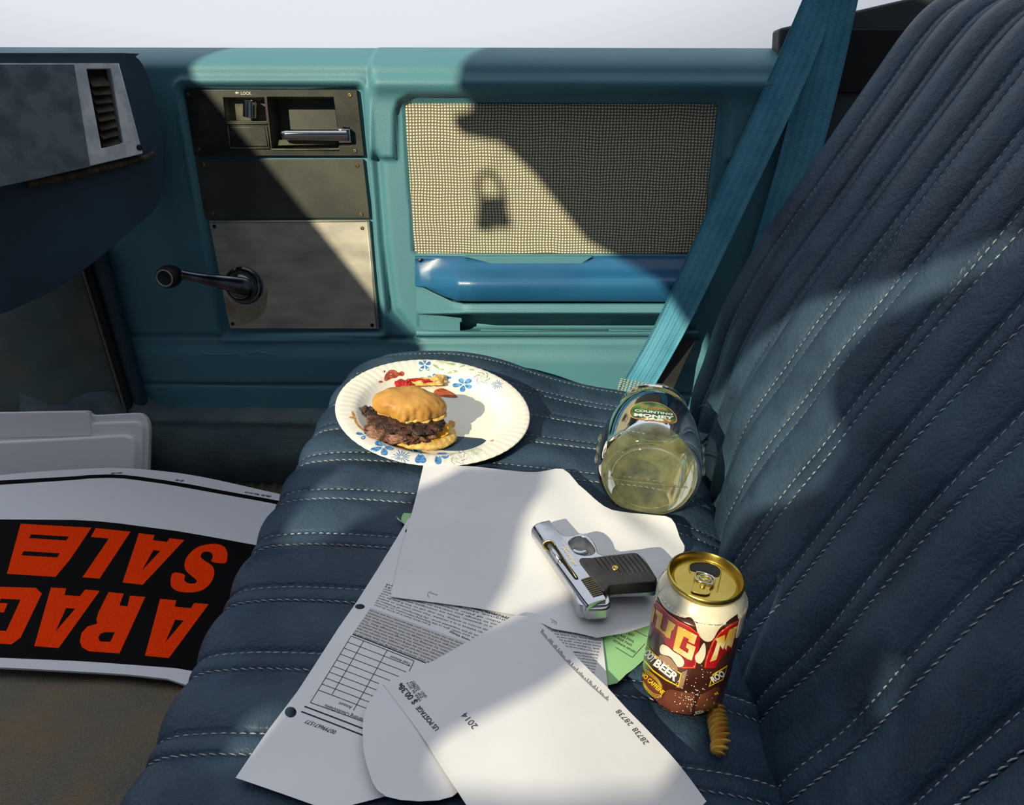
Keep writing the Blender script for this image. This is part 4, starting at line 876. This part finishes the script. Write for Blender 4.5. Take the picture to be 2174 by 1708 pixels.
tg = gp(smoothline([(770, 600), (810, 622), (860, 632), (905, 622), (950, 600)], 4)); pts = [GH(x, y, .011) for x, y in tg]
Acc().add(tube(pts, [.0034]*(len(pts)-3)+[.003, .0025, .0018], 10)).build('trigger', M['nickel'], gun)
# slide: flat side, rounded top
m0, m1 = GH(*gp([(462, 195)])[0], .024), GH(*gp([(1192, 1205)])[0], .024); gx = (m1-m0); GL = np.linalg.norm(gx); gx /= GL; gy = np.cross(gx, (0, 0, 1)); gy = gy if gy@(GH(*gp([(250, 190)])[0], .024)-m0) > 0 else -gy
sec = [(0, .004), (0, .0235), (.0006, .0243), (.0115, .0246), (.0150, .0240), (.0185, .0222), (.0208, .0190), (.0216, .0140), (.0208, .0090), (.0185, .0058), (.0150, .0040)]
sec = [sec[0], sec[1], sec[2]]+smoothline(sec[3:], 3)
def slc(t, k): return [m0+gx*(GL*t)+gy*(b_*k+(1-k)*.010)+np.array([0, 0, (h-.014)*k+.014-.024]) for b_, h in sec]
vs = []; TT = [(0, .90), (.008, .97), (.02, 1), (.985, 1), (.995, .985), (1, .95)]
for t, k in TT: vs += slc(t, k)
n_ = len(sec); fs = grid_faces(len(TT), n_)+[(i*n_+n_-1, (i+1)*n_+n_-1, (i+1)*n_, i*n_) for i in range(len(TT)-1)]+[tuple(range(n_)), tuple((len(TT)-1)*n_+k for k in reversed(range(n_)))]
bm = bmesh.new(); me_ = bpy.data.meshes.new('tmp'); me_.from_pydata([tuple(v) for v in vs], [], fs); bm.from_mesh(me_); bmesh.ops.recalc_face_normals(bm, faces=bm.faces); me_.clear_geometry(); bm.to_mesh(me_); bm.free()
sd_o = mesh('slide', [v.co[:] for v in me_.vertices], [tuple(p.vertices) for p in me_.polygons], M['nickel'], gun, angle=28)
sb_ = bvh_of(sd_o)
def gpt(t, b_, h): return m0+gx*(GL*t)+gy*b_+np.array([0, 0, h-.024])
a = Acc().add(tube([gpt(t, .0105, .0135) for t in (-.012, .02)], .0065, 20)); a.build('muzzle', M['nickel'], gun, angle=40)
a = Acc().add(tube([gpt(t, .0105, .0135) for t in (-.0145, -.008)], .0040, 16)); a.build('bore', M['gdark'], gun, angle=40)
dk = Acc(); decal(dk, sb_, gp(smoothline([(398, 520), (420, 485), (470, 470), (520, 490), (545, 530), (700, 760), (830, 940), (800, 965), (760, 930), (600, 720), (430, 570)], 3, True)), (), 2, .00025); dk.build('slide_slot', M['gdark'], gun, smooth=False)
pts = [cast(sb_, x, y, .0007) for x, y in gp(smoothline([(430, 590), (395, 550), (392, 505), (425, 478), (475, 474), (515, 498), (535, 530)], 5))]; a = Acc().add(tube([p for p in pts if p is not None], .0008, 8)); a.build('brass_ring', M['brass'], gun)
pts = [cast(sb_, x, y, .0006) for x, y in gp([(468, 535), (520, 610), (600, 722)])]; Acc().add(tube(pts, .0027, 14)).build('barrel', M['nickel'], gun)
pts = [cast(sb_, x, y, .0003) for x, y in gp([(560, 760), (700, 950), (860, 1170), (960, 1300)])]
Acc().add(tube([p for p in pts if p is not None], .0006, 6)).build('slide_groove', M['gdark'], gun)
pts = [cast(sb_, x, y, .0004) for x, y in gp([(540, 540), (700, 780), (810, 945)])]; Acc().add(tube([p for p in pts if p is not None], .0005, 6)).build('slot_edge', M['brass'], gun)
a = Acc()
for k in range(10):
    t = .765+.0205*k; a.add(box((gpt(t, .0055, .0247)), gx*.0007, gy*.0052, (0, 0, .0007)))
a.build('slide_serrations', pm('serrated steel', (96, 92, 70), .35, .9), gun, smooth=False)['kind'] = 'stuff'
tx_ = Acc(); text3(tx_, 'CAL 22 LR', gpt(.30, .0040, .0247), gpt(.43, .0040, .0247), (0, 0, 1), .0014, .02); text3(tx_, 'Jennings', gpt(.36, .0072, .0247), gpt(.60, .0072, .0247), (0, 0, 1), .0030, .015, .4)
if (gpt(.5, .004, 0)-gpt(.4, .004, 0))@gx < 0: pass
tx_.build('slide_engraving', pm('etched lettering', (214, 200, 150), .4), gun, smooth=False)
gr_ = gsolid('grip_panel', gp(smoothline([(842, 696), (1000, 678), (1150, 656), (1400, 628), (1545, 612), (1620, 642), (1735, 780), (1815, 905), (1838, 950), (1800, 990), (1600, 1005), (1320, 1022), (1240, 1040), (1195, 1095), (1140, 1098), (1090, 1050), (960, 870)], 3, True)), .012, .0262, M['grip'], gun, bevel=.0030, seg=5)
gb = bvh_of(gr_)
a = Acc()
for k in range(10):
    x0, y0 = 1040+61*k, 690-5*k; L = [150, 190, 120, 230, 230, 235, 250, 250, 250, 240][k]; pts = [cast(gb, *p, .0000) for p in gp([(x0, y0), (x0+L*.45, y0+L*.55), (x0+L*.75, y0+L)])]
    a.add(tube([p for p in pts if p is not None], .00045, 5))
a.build('grip_grooves', M['gdark'], gun)['kind'] = 'stuff'
p = cast(gb, *gp([(1305, 815)])[0], .0002); Acc().add(lathe([(.0034, 0), (.0032, .0007), (.0018, .0008), (.0014, .0002), (0, .0002)], p, (0, 0, 1), 20)).build('grip_screw', M['brass'], gun)
gsolid('backplate', gp([(905, 1262), (1010, 1235), (1160, 1180), (1225, 1215), (1252, 1255), (1242, 1300), (1195, 1335), (1130, 1345), (950, 1350), (905, 1320)]), .004, .0175, M['nickel'], gun, bevel=.003, seg=4)
c_ = GH(*gp([(998, 1382)])[0], .008); Acc().add(lathe([(.0032, -.001), (.0032, .0012), (.0022, .0014), (.0010, .0014), (.0008, .0003), (0, .0003)], c_+gx*.0005, gx, 20)).build('striker_plug', M['gdark'], gun)
gsolid('magazine_base', gp([(1700, 1000), (1852, 935), (1872, 955), (1862, 1010), (1835, 1045), (1720, 1050)]), .004, .0165, M['nickel'], gun, bevel=.002)

# ------------------------------------------------------------------ soda can
HC = .1275
CB = hz(1445, 1466, .3425); dC = ray(1499, 1220); oC = CAM-CB; a_q = dC@dC; b_q = 2*oC@dC; c_q = oC@oC-HC**2; dd = max(0, b_q*b_q-4*a_q*c_q)
CT = CAM+dC*((-b_q-math.sqrt(dd))/2/a_q); cx_ax = (CT-CB)/HC
can = thing('soda_can', 'open root beer can with foam artwork and gold lid leaning on the backrest', 'can', tuple(CB))
s_ = 1.06
cprof = [(0, .008), (.018, .006), (.0235, .0), (.0255, .0008), (.030, .0075), (.0322, .0125), (.033, .018), (.033, .097), (.0326, .1010), (.0312, .1055), (.0290, .1095), (.0268, .1125), (.0262, .1140), (.0266, .1152)]
M['can'] = pm('brown printed aluminium', (84, 44, 30), .22, .15, col2=(58, 28, 18), cs=22, coat=.5)
vs, fs = lathe([(r*s_, h*s_) for r, h in smoothline(cprof, 3)], CB, cx_ax, 96); cbod = mesh('can_body', vs, [tuple(reversed(f)) for f in fs], M['can'], can)
M['gold'] = pm('gold anodised lid', (196, 172, 84), .26, 1., rough2=.34, cs=60); M['goldin'] = pm('gold lid panel', (150, 140, 84), .3, 1.)
lp = [(.0262, .1140), (.0276, .1160), (.0281, .1185), (.0276, .1203), (.0266, .1206), (.0258, .1196), (.0250, .1160), (.0240, .1130), (.0232, .1126), (.0226, .1132), (.0222, .1150), (.018, .1152), (0, .1152)]
vs, fs = lathe([(r*s_, h*s_) for r, h in lp], CB, cx_ax, 96); lid = mesh('lid', vs, [tuple(reversed(f)) for f in fs], M['gold'], can, angle=60)
cb_, lbv = bvh_of(cbod), bvh_of(lid)
def zc(a__, b__): return (1330+a__/4.166, 1150+b__/4.166)
def cdec(name, px, m, off=.0002, step=4, sm=3, holes=()):
    for p in px: a = Acc(); decal(a, cb_, [zc(*q) for q in (smoothline(p, sm, True) if sm else p)], (), step, off); a.build(name, m, can, smooth=True)
def mpm(n, c, **k): return pm(n, c, .25, coat=.4, **k)
CRM = mpm('cream foam print', (236, 228, 196), col2=(214, 206, 186), cs=40)
foam = [(200, 300), (255, 400), (290, 500), (330, 570), (380, 612), (440, 645), (500, 665), (560, 662), (595, 690), (615, 740), (628, 795), (655, 840), (690, 872), (730, 880), (765, 860), (790, 815), (820, 765), (870, 718), (930, 668), (990, 630), (1050, 585), (1060, 400), (1000, 300), (800, 100), (500, 60), (300, 150)]
# foam wraps the whole shoulder of the can: build it as a band with the traced lower edge in front
ca, cb2, ck_ = basis(cx_ax)
def cyl(px, py):
    p = cast(cb_, px, py, 0)
    if p is None: return None
    q = p-CB; return math.atan2(q@cb2, q@ca), float(q@ck_)
E_ = [cyl(*zc(*q)) for q in smoothline([(278, 470), (300, 520), (330, 570), (380, 612), (440, 645), (500, 665), (560, 662), (595, 690), (615, 740), (628, 795), (655, 840), (690, 872), (730, 880), (765, 860), (790, 815), (820, 765), (870, 718), (930, 668), (985, 632)], 3)]
E_ = sorted([e_ for e_ in E_ if e_]); TE = np.array([e_[0] for e_ in E_]); HE = np.array([e_[1] for e_ in E_])
prf = [(r*s_+.0002, h*s_) for r, h in smoothline(cprof, 6)]; pr_r = np.array([p[0] for p in prf]); pr_h = np.array([p[1] for p in prf])
vs = []; NT, NH = 220, 30
k0 = 20*6//2
hh = pr_h[30:]; rr = pr_r[30:]
for i in range(NT):
    t = -math.pi+2*math.pi*i/NT
    lo = np.interp(t, TE, HE) if TE[0] <= t <= TE[-1] else (HE[0] if t < TE[0] else HE[-1])
    if not (TE[0] <= t <= TE[-1]): lo = .093+.006*math.sin(t*5)
    for j in range(NH):
        h = lo+(.1140*s_-lo)*j/(NH-1); r = float(np.interp(h, hh, rr)); vs.append(CB+ca*r*math.cos(t)+cb2*r*math.sin(t)+ck_*h)
mesh('foam_print', vs, grid_faces(NT, NH, True), CRM, can)
RED = mpm('red banner print', (170, 22, 24), col2=(140, 14, 18), cs=50); ORG = mpm('orange outline print', (216, 74, 40)); GOLD = mpm('gold lettering', (206, 168, 60), col2=(232, 222, 170), cs=35); MAR = mpm('maroon print', (60, 20, 18)); LBR = mpm('light brown print', (150, 116, 92)); DBR = mpm('ice cube print', (108, 62, 46), col2=(90, 46, 34), cs=50); YEL = mpm('yellow print', (226, 190, 30)); WHT = mpm('white print', (232, 230, 220)); BRN = mpm('dark label print', (54, 30, 22))
cdec('red_banner', [[(248, 500), (300, 552), (380, 635), (470, 698), (560, 742), (640, 808), (655, 860), (636, 960), (608, 1112), (488, 1112), (505, 1050), (470, 1000), (350, 915), (335, 850), (262, 790), (205, 725), (222, 610)], [(990, 688), (900, 735), (820, 795), (762, 872), (730, 950), (700, 1030), (682, 1112), (785, 1112), (800, 1080), (850, 1000), (930, 940), (958, 850)]], RED, .0003, sm=0)
cdec('banner_outline', [[(248, 500), (300, 552), (380, 635), (470, 698), (560, 742), (640, 808), (650, 850), (636, 812), (556, 752), (466, 708), (374, 646), (296, 564), (246, 514)], [(990, 688), (900, 735), (820, 795), (762, 872), (730, 950), (700, 1030), (690, 1100), (700, 1104), (712, 1035), (742, 955), (772, 880), (828, 806), (905, 748), (986, 702)], [(488, 1112), (608, 1112), (632, 990), (622, 990), (598, 1100), (490, 1098)]], ORG, .0005, sm=0)
cdec('gold_letters', [[(236, 560), (262, 590), (238, 712), (216, 700)], [(270, 592), (330, 640), (306, 752), (326, 782), (350, 790), (376, 700), (360, 672), (440, 728), (418, 772), (404, 780), (388, 852), (355, 838), (340, 815), (262, 752), (282, 650), (262, 625)], [(460, 735), (625, 822), (600, 902), (548, 875), (552, 852), (510, 830), (470, 930), (543, 978), (553, 945), (527, 928), (538, 888), (612, 922), (577, 1042), (545, 1032), (415, 950), (430, 880), (450, 790)], [(735, 1055), (775, 960), (800, 880), (785, 850), (868, 815), (866, 880), (905, 772), (975, 738), (958, 800), (925, 930), (888, 908), (880, 950), (862, 935), (890, 850), (850, 945), (835, 925), (826, 905), (800, 1010), (790, 1035)]], GOLD, .0006, sm=0)
cdec('foam_drip', [[(668, 905), (690, 888), (700, 940), (692, 1010), (655, 1068), (615, 1050), (608, 1000), (640, 960)], [(302, 930), (325, 902), (370, 920), (420, 965), (480, 1000), (512, 1050), (500, 1092), (460, 1100), (430, 1060), (390, 1010), (310, 985)]], CRM, .0007)
cdec('mug_print', [[(300, 995), (385, 1020), (430, 1075), (455, 1110), (440, 1150), (350, 1110), (290, 1040)]], LBR, .0004)
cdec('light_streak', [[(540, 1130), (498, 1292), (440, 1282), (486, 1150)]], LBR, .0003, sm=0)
cdec('ice_cubes', [[(330, 1360), (370, 1302), (480, 1318), (585, 1338), (603, 1370), (580, 1480), (560, 1525), (300, 1465)], [(640, 1370), (700, 1325), (818, 1275), (810, 1350), (770, 1440), (700, 1490), (600, 1525)], [(150, 1180), (230, 1170), (310, 1230), (325, 1310), (285, 1460), (200, 1420), (120, 1330)]], DBR, .0003)
cdec('name_label', [[(178, 900), (250, 985), (360, 1078), (489, 1158), (464, 1278), (350, 1222), (240, 1145), (150, 1040), (155, 960)], [(760, 1165), (890, 1085), (872, 1160), (850, 1215), (725, 1278)]], YEL, .0004, sm=0)
cdec('name_label_field', [[(182, 918), (250, 1000), (358, 1090), (478, 1165), (457, 1262), (352, 1208), (246, 1132), (160, 1034), (163, 965)], [(768, 1172), (882, 1100), (865, 1156), (842, 1208), (736, 1262)]], BRN, .0006, sm=0)
def ctext(name, items, m, off=.0009):
    for s2, p, q, h, b_ in items: a = Acc(); textpx(a, cb_, s2, zc(*p), zc(*q), h/4.166, b_, off=off); a.build(name, m, can, smooth=False)
ctext('label_lettering', [('OOT', (160, 985), (232, 1065), 62, .04), ('BEER', (243, 1080), (432, 1226), 66, .04), ('ROO', (762, 1236), (868, 1170), 52, .04)], WHT)
ctext('can_small_print', [('SODA', (608, 1516), (682, 1500), 26, .03)], WHT)
ctext('caffeine_print', [("NO CAFFEINE", (132, 1172), (322, 1345), 38, .03), ("M", (782, 1350), (808, 1335), 24, .03)], YEL)
a = Acc()
for o_ in (0, 14, 28):
    for base in (((165, 1120+o_), (215, 1150+o_), (275, 1205+o_), (318, 1270+o_)), ((150, 1225+o_), (190, 1290+o_), (250, 1340+o_), (315, 1352+o_*.5))):
        pts = [cast(cb_, *zc(*q), .0005) for q in smoothline(base, 4)]; a.add(tube([p for p in pts if p is not None], .00022, 4))
a.build('caffeine_lines', YEL, can)['kind'] = 'stuff'
random.seed(3); a = Acc()
for k in range(90):
    x, y = random.gauss(540, 70), random.gauss(1380, 90)
    if k % 3 == 0: x, y = random.uniform(520, 780), random.uniform(1080, 1450)
    r = random.uniform(2.5, 5.5); decal(a, cb_, [zc(x+r*math.cos(t), y+r*math.sin(t)) for t in np.linspace(0, 5.2, 6)], (), None, .0009)
a.build('bubble_print', WHT, can, smooth=False)['kind'] = 'stuff'
# lid opening and tab
a = Acc(); decal(a, lbv, [zc(*q) for q in smoothline([(565, 250), (560, 215), (600, 192), (680, 190), (760, 205), (815, 240), (828, 280), (800, 310), (700, 285), (600, 262)], 4, True)], (), 2, .0003); a.build('opening', M['dark'], can, smooth=False)
pts = [cast(lbv, *zc(*q), .0006) for q in smoothline([(562, 270), (556, 215), (600, 188), (685, 184), (770, 202), (826, 245), (832, 300), (800, 440)], 4)]; Acc().add(tube([p for p in pts if p is not None], .0005, 6)).build('opening_rim', M['gold'], can)
def LPt(x, y, h): x, y = zc(x, y); return hit(x, y, CB+ck_*h*s_, ck_)
tb_ = [LPt(x, y, .1166) for x, y in smoothline([(612, 268), (640, 258), (760, 295), (780, 330), (772, 372), (735, 420), (745, 450), (700, 465), (620, 450), (575, 430), (585, 390), (608, 340)], 3, True)]
f2 = lambda p: (float((p-CB)@ca), float((p-CB)@cb2))
vs, fs = solid([f2(p) for p in tb_], lambda x, y: CB+ca*x+cb2*y+ck_*.1168*s_, lambda x, y: CB+ca*x+cb2*y+ck_*.1158*s_); tabo = weld(mesh('pull_tab', vs, fs, M['gold'], can, angle=40, bevel=.0003))
for nm, loop in (('tab_loop', [(612, 300), (625, 268), (690, 275), (765, 310), (778, 345), (760, 375), (690, 360), (625, 335)]), ('tab_inner_loop', [(650, 305), (665, 290), (720, 305), (750, 325), (740, 342), (680, 330)])):
    L_ = [LPt(x, y, .1178) for x, y in smoothline(loop, 4, True)]; L_.append(L_[0]); Acc().add(tube(L_, .0007 if nm == 'tab_loop' else .0005, 8, False)).build(nm, M['chrome'], tabo)
c_ = LPt(672, 395, .1165); Acc().add(lathe([(.0022, 0), (.0022, .0014), (.0015, .0019), (0, .0019)], c_, ck_, 20)).build('rivet', M['gold'], tabo)

# ------------------------------------------------------------------ corkscrew pasta beside the can
fp = [(1527, 1497, .352), (1522, 1520, .350), (1526, 1545, .349), (1530, 1572, .348), (1522, 1600, .346)]; P_ = smoothline([tuple(hz(x, y, z)) for x, y, z in fp], 12); vs = []
for i, p in enumerate(P_):
    t = np.array(P_[min(i+1, len(P_)-1)])-np.array(P_[max(i-1, 0)]); a1, a2, _ = basis(t); tw = i*.42; ed = .4+.6*math.sin(math.pi*min(1, max(0, (i+.8)/len(P_))))**.35
    for k in range(24):
        q = 2*math.pi*k/24; r = (.0040+.0046*abs(math.cos(1.5*(q)))**1.5)*ed; vs.append(np.array(p)+a1*r*math.cos(q+tw)+a2*r*math.sin(q+tw))
fs = grid_faces(len(P_), 24)+[(i*24+23, (i+1)*24+23, (i+1)*24, i*24) for i in range(len(P_)-1)]+[tuple(range(24)), tuple((len(P_)-1)*24+k for k in reversed(range(24)))]
o = mesh('pasta_twist', vs, fs, pm('dried yellow pasta', (228, 192, 84), .5, col2=(206, 150, 60), cs=70, sss=.2), None, angle=75); tag(o, 'twisted yellow piece of pasta at the foot of the soda can', 'food')

# ------------------------------------------------------------------ yard sign
SP0 = np.array([0, .65, .050]); SPN = np.array([0, -.23, 1.]); SPN /= np.linalg.norm(SPN)
def SG(x, y, h=0): return hit(x, y, SP0+SPN*h, SPN)
def sgs(name, px, h0, h1, m, parent, holes=(), step=None):
    O = [tuple(SG(x, y, h1)[:2]) for x, y in px]; H = [[tuple(SG(x, y, h1)[:2]) for x, y in q] for q in holes]
    zf = lambda h: (lambda a_, b_: np.array([a_, b_, SP0[2]-(SPN[1]*(b_-SP0[1]))/SPN[2]+h/SPN[2]]))
    vs, fs = solid(O, zf(h1), zf(h0), H, step); return mesh(name, vs, fs, m, parent, smooth=False)
sign = sgs('yard_sign', smoothline([(-140, 1030), (0, 1008), (155, 996), (245, 993), (330, 998), (430, 1012), (575, 1044), (660, 1062)], 4)+smoothline([(560, 1270), (440, 1446), (355, 1440), (270, 1431), (155, 1424), (0, 1416), (-180, 1410)], 3), -.0035, 0, M['signwhite'], None)
tag(sign, 'upside down garage sale sign, orange letters on a black band, lying in the footwell', 'sign')
def zs(a_, b_): return (150+a_/3.106, 1050+b_/3.106)
def zt(a_, b_): return (150+a_/3.106, 700+b_/3.106)
sgs('black_band', [(-160, 1106), (0, 1102)]+[zs(*p) for p in ((18, 165), (160, 172), (300, 185), (450, 205), (700, 238), (900, 272), (1150, 318), (1300, 345))]+[zs(*p) for p in ((980, 1190), (690, 1140), (400, 1118), (200, 1103), (18, 1092))]+[(0, 1395), (-190, 1392)], -.0005, .0004, M['signblack'], sign)
sgs('border_line', [(-150, 1028)]+[zt(*p) for p in ((18, 965), (120, 956), (250, 952), (350, 955), (450, 966), (620, 990), (800, 1020), (1000, 1058), (1300, 1112), (1500, 1150))]+[zt(*p) for p in ((1480, 1172), (1290, 1134), (1000, 1082), (800, 1046), (620, 1014), (450, 990), (350, 978), (250, 974), (120, 978), (18, 988))]+[(-152, 1038)], -.0005, .0004, M['signblack'], sign)
LET = {'letter_s': ([(1018, 450), (1033, 410), (1032, 375), (1012, 342), (965, 323), (900, 326), (835, 345), (790, 380), (760, 422), (750, 468), (765, 505), (800, 535), (830, 562), (825, 580), (800, 585), (765, 578), (748, 555), (752, 525), (680, 512), (660, 555), (665, 605), (710, 635), (790, 643), (865, 628), (915, 590), (943, 540), (946, 495), (925, 460), (880, 432), (858, 408), (868, 382), (900, 373), (930, 385), (937, 412), (930, 440)], [], 3),
 'letter_a': ([(450, 253), (553, 264), (543, 298), (636, 310), (652, 286), (750, 297), (475, 592), (342, 577)], [[(545, 363), (592, 369), (470, 498)]], 0),
 'letter_l': ([(165, 218), (395, 243), (190, 552), (78, 543), (252, 288), (133, 277)], [], 0),
 'letter_e': ([(-330, 190), (137, 216), (0, 420), (-100, 540), (-420, 520)], [[(-260, 260), (-10, 275), (-30, 300), (-275, 285)], [(-310, 370), (-70, 385), (-90, 412), (-325, 398)]], 0),
 'letter_a.001': ([(590, 685), (697, 695), (686, 737), (793, 747), (815, 712), (910, 720), (648, 1075), (490, 1060)], [[(690, 822), (745, 828), (622, 975)]], 0),
 'letter_r': ([(250, 640), (350, 650), (322, 728), (375, 735), (390, 664), (492, 672), (322, 1045), (120, 1030), (75, 1005), (60, 965), (72, 910), (110, 868), (175, 848), (170, 818), (185, 770)], [[(222, 905), (292, 905), (262, 968), (195, 966), (182, 940), (196, 915)]], 0),
 'letter_a.002': ([(-130, 610), (-30, 616), (-40, 660), (60, 668), (95, 624), (192, 632), (-80, 1010), (-240, 996)], [[(-30, 745), (30, 750), (-100, 900)]], 0),
 'letter_g': ([(-650, 930), (-600, 972), (-390, 985), (-330, 940), (-190, 650), (-230, 612), (-490, 605), (-545, 640), (-600, 760), (-440, 775), (-415, 715), (-470, 712), (-460, 684), (-330, 690), (-425, 897), (-530, 890), (-510, 850), (-612, 843)], [], 0)}
for k, (o_, h_, sm) in LET.items(): sgs(k, [zs(*p) for p in (smoothline(o_, sm, True) if sm else o_)], -.0003, .0007, M['signred'], sign, [[zs(*p) for p in q] for q in h_])
for s2, p, q in (('Made in the U.S.A.', (1245, 1082), (1150, 1066)), ('ORPB-1000', (1325, 1095), (1262, 1084)), ('SIP-102', (750, 992), (695, 984)), ('orpb-1000', (345, 940), (270, 942))): a = Acc(); text3(a, s2, SG(*zt(*p)), SG(*zt(*q)), SPN, .0035, .02, off=.0007); a.build('fine_print', M['signblack'], sign, smooth=False)
# ------------------------------------------------------------------ styrofoam takeout box behind the sign
FN = np.array([.05, -1., .45]); FN /= np.linalg.norm(FN); F0 = np.array([-.85, 1.022, .10])
fb = thing('takeout_box', 'white styrofoam takeout box standing behind the garage sale sign', 'box', (-.85, 1.09, 0))
def FP(x, y, h=0): return hit(x, y, F0+FN*h, FN)
fa, fbb, _ = basis(FN)
def fprism(name, px, h0, h1, m, bevel, seg=4):
    f2 = lambda p: (float((p-F0)@fa), float((p-F0)@fbb)); g = lambda h: (lambda s2, t: F0+fa*s2+fbb*t+FN*h)
    vs, fs = solid([f2(FP(x, y, h1)) for x, y in px], g(h1), g(h0)); return weld(mesh(name, vs, fs, m, fb, angle=40, bevel=bevel, seg=seg))
fprism('lid_rim', smoothline([(-80, 880), (60, 874), (180, 872)], 2)+smoothline([(188, 874), (196, 881), (230, 880), (288, 877), (304, 882), (314, 896), (316, 915), (315, 960), (313, 1030)], 3)+[(-90, 1030)], -.012, .0, M['foam'], .003)
fprism('lid_step', [(-80, 905), (150, 899), (190, 897), (290, 894), (302, 903), (305, 920), (302, 1030), (-90, 1030)], -.002, .006, M['foam'], .004)
fprism('lid_panel', [(-80, 940), (100, 932), (262, 923), (280, 928), (288, 942), (286, 1030), (-90, 1030)], .004, .014, M['foam'], .006, 6)
fprism('closing_tab', [(-80, 876), (180, 873), (190, 880), (194, 925), (-80, 932)], -.001, .008, M['foam'], .002)
fprism('back_tray', [(-85, 900), (300, 898), (302, 1030), (-90, 1030)], -.022, -.010, M['foam'], .003)
# broken crumbs on the sill and seat
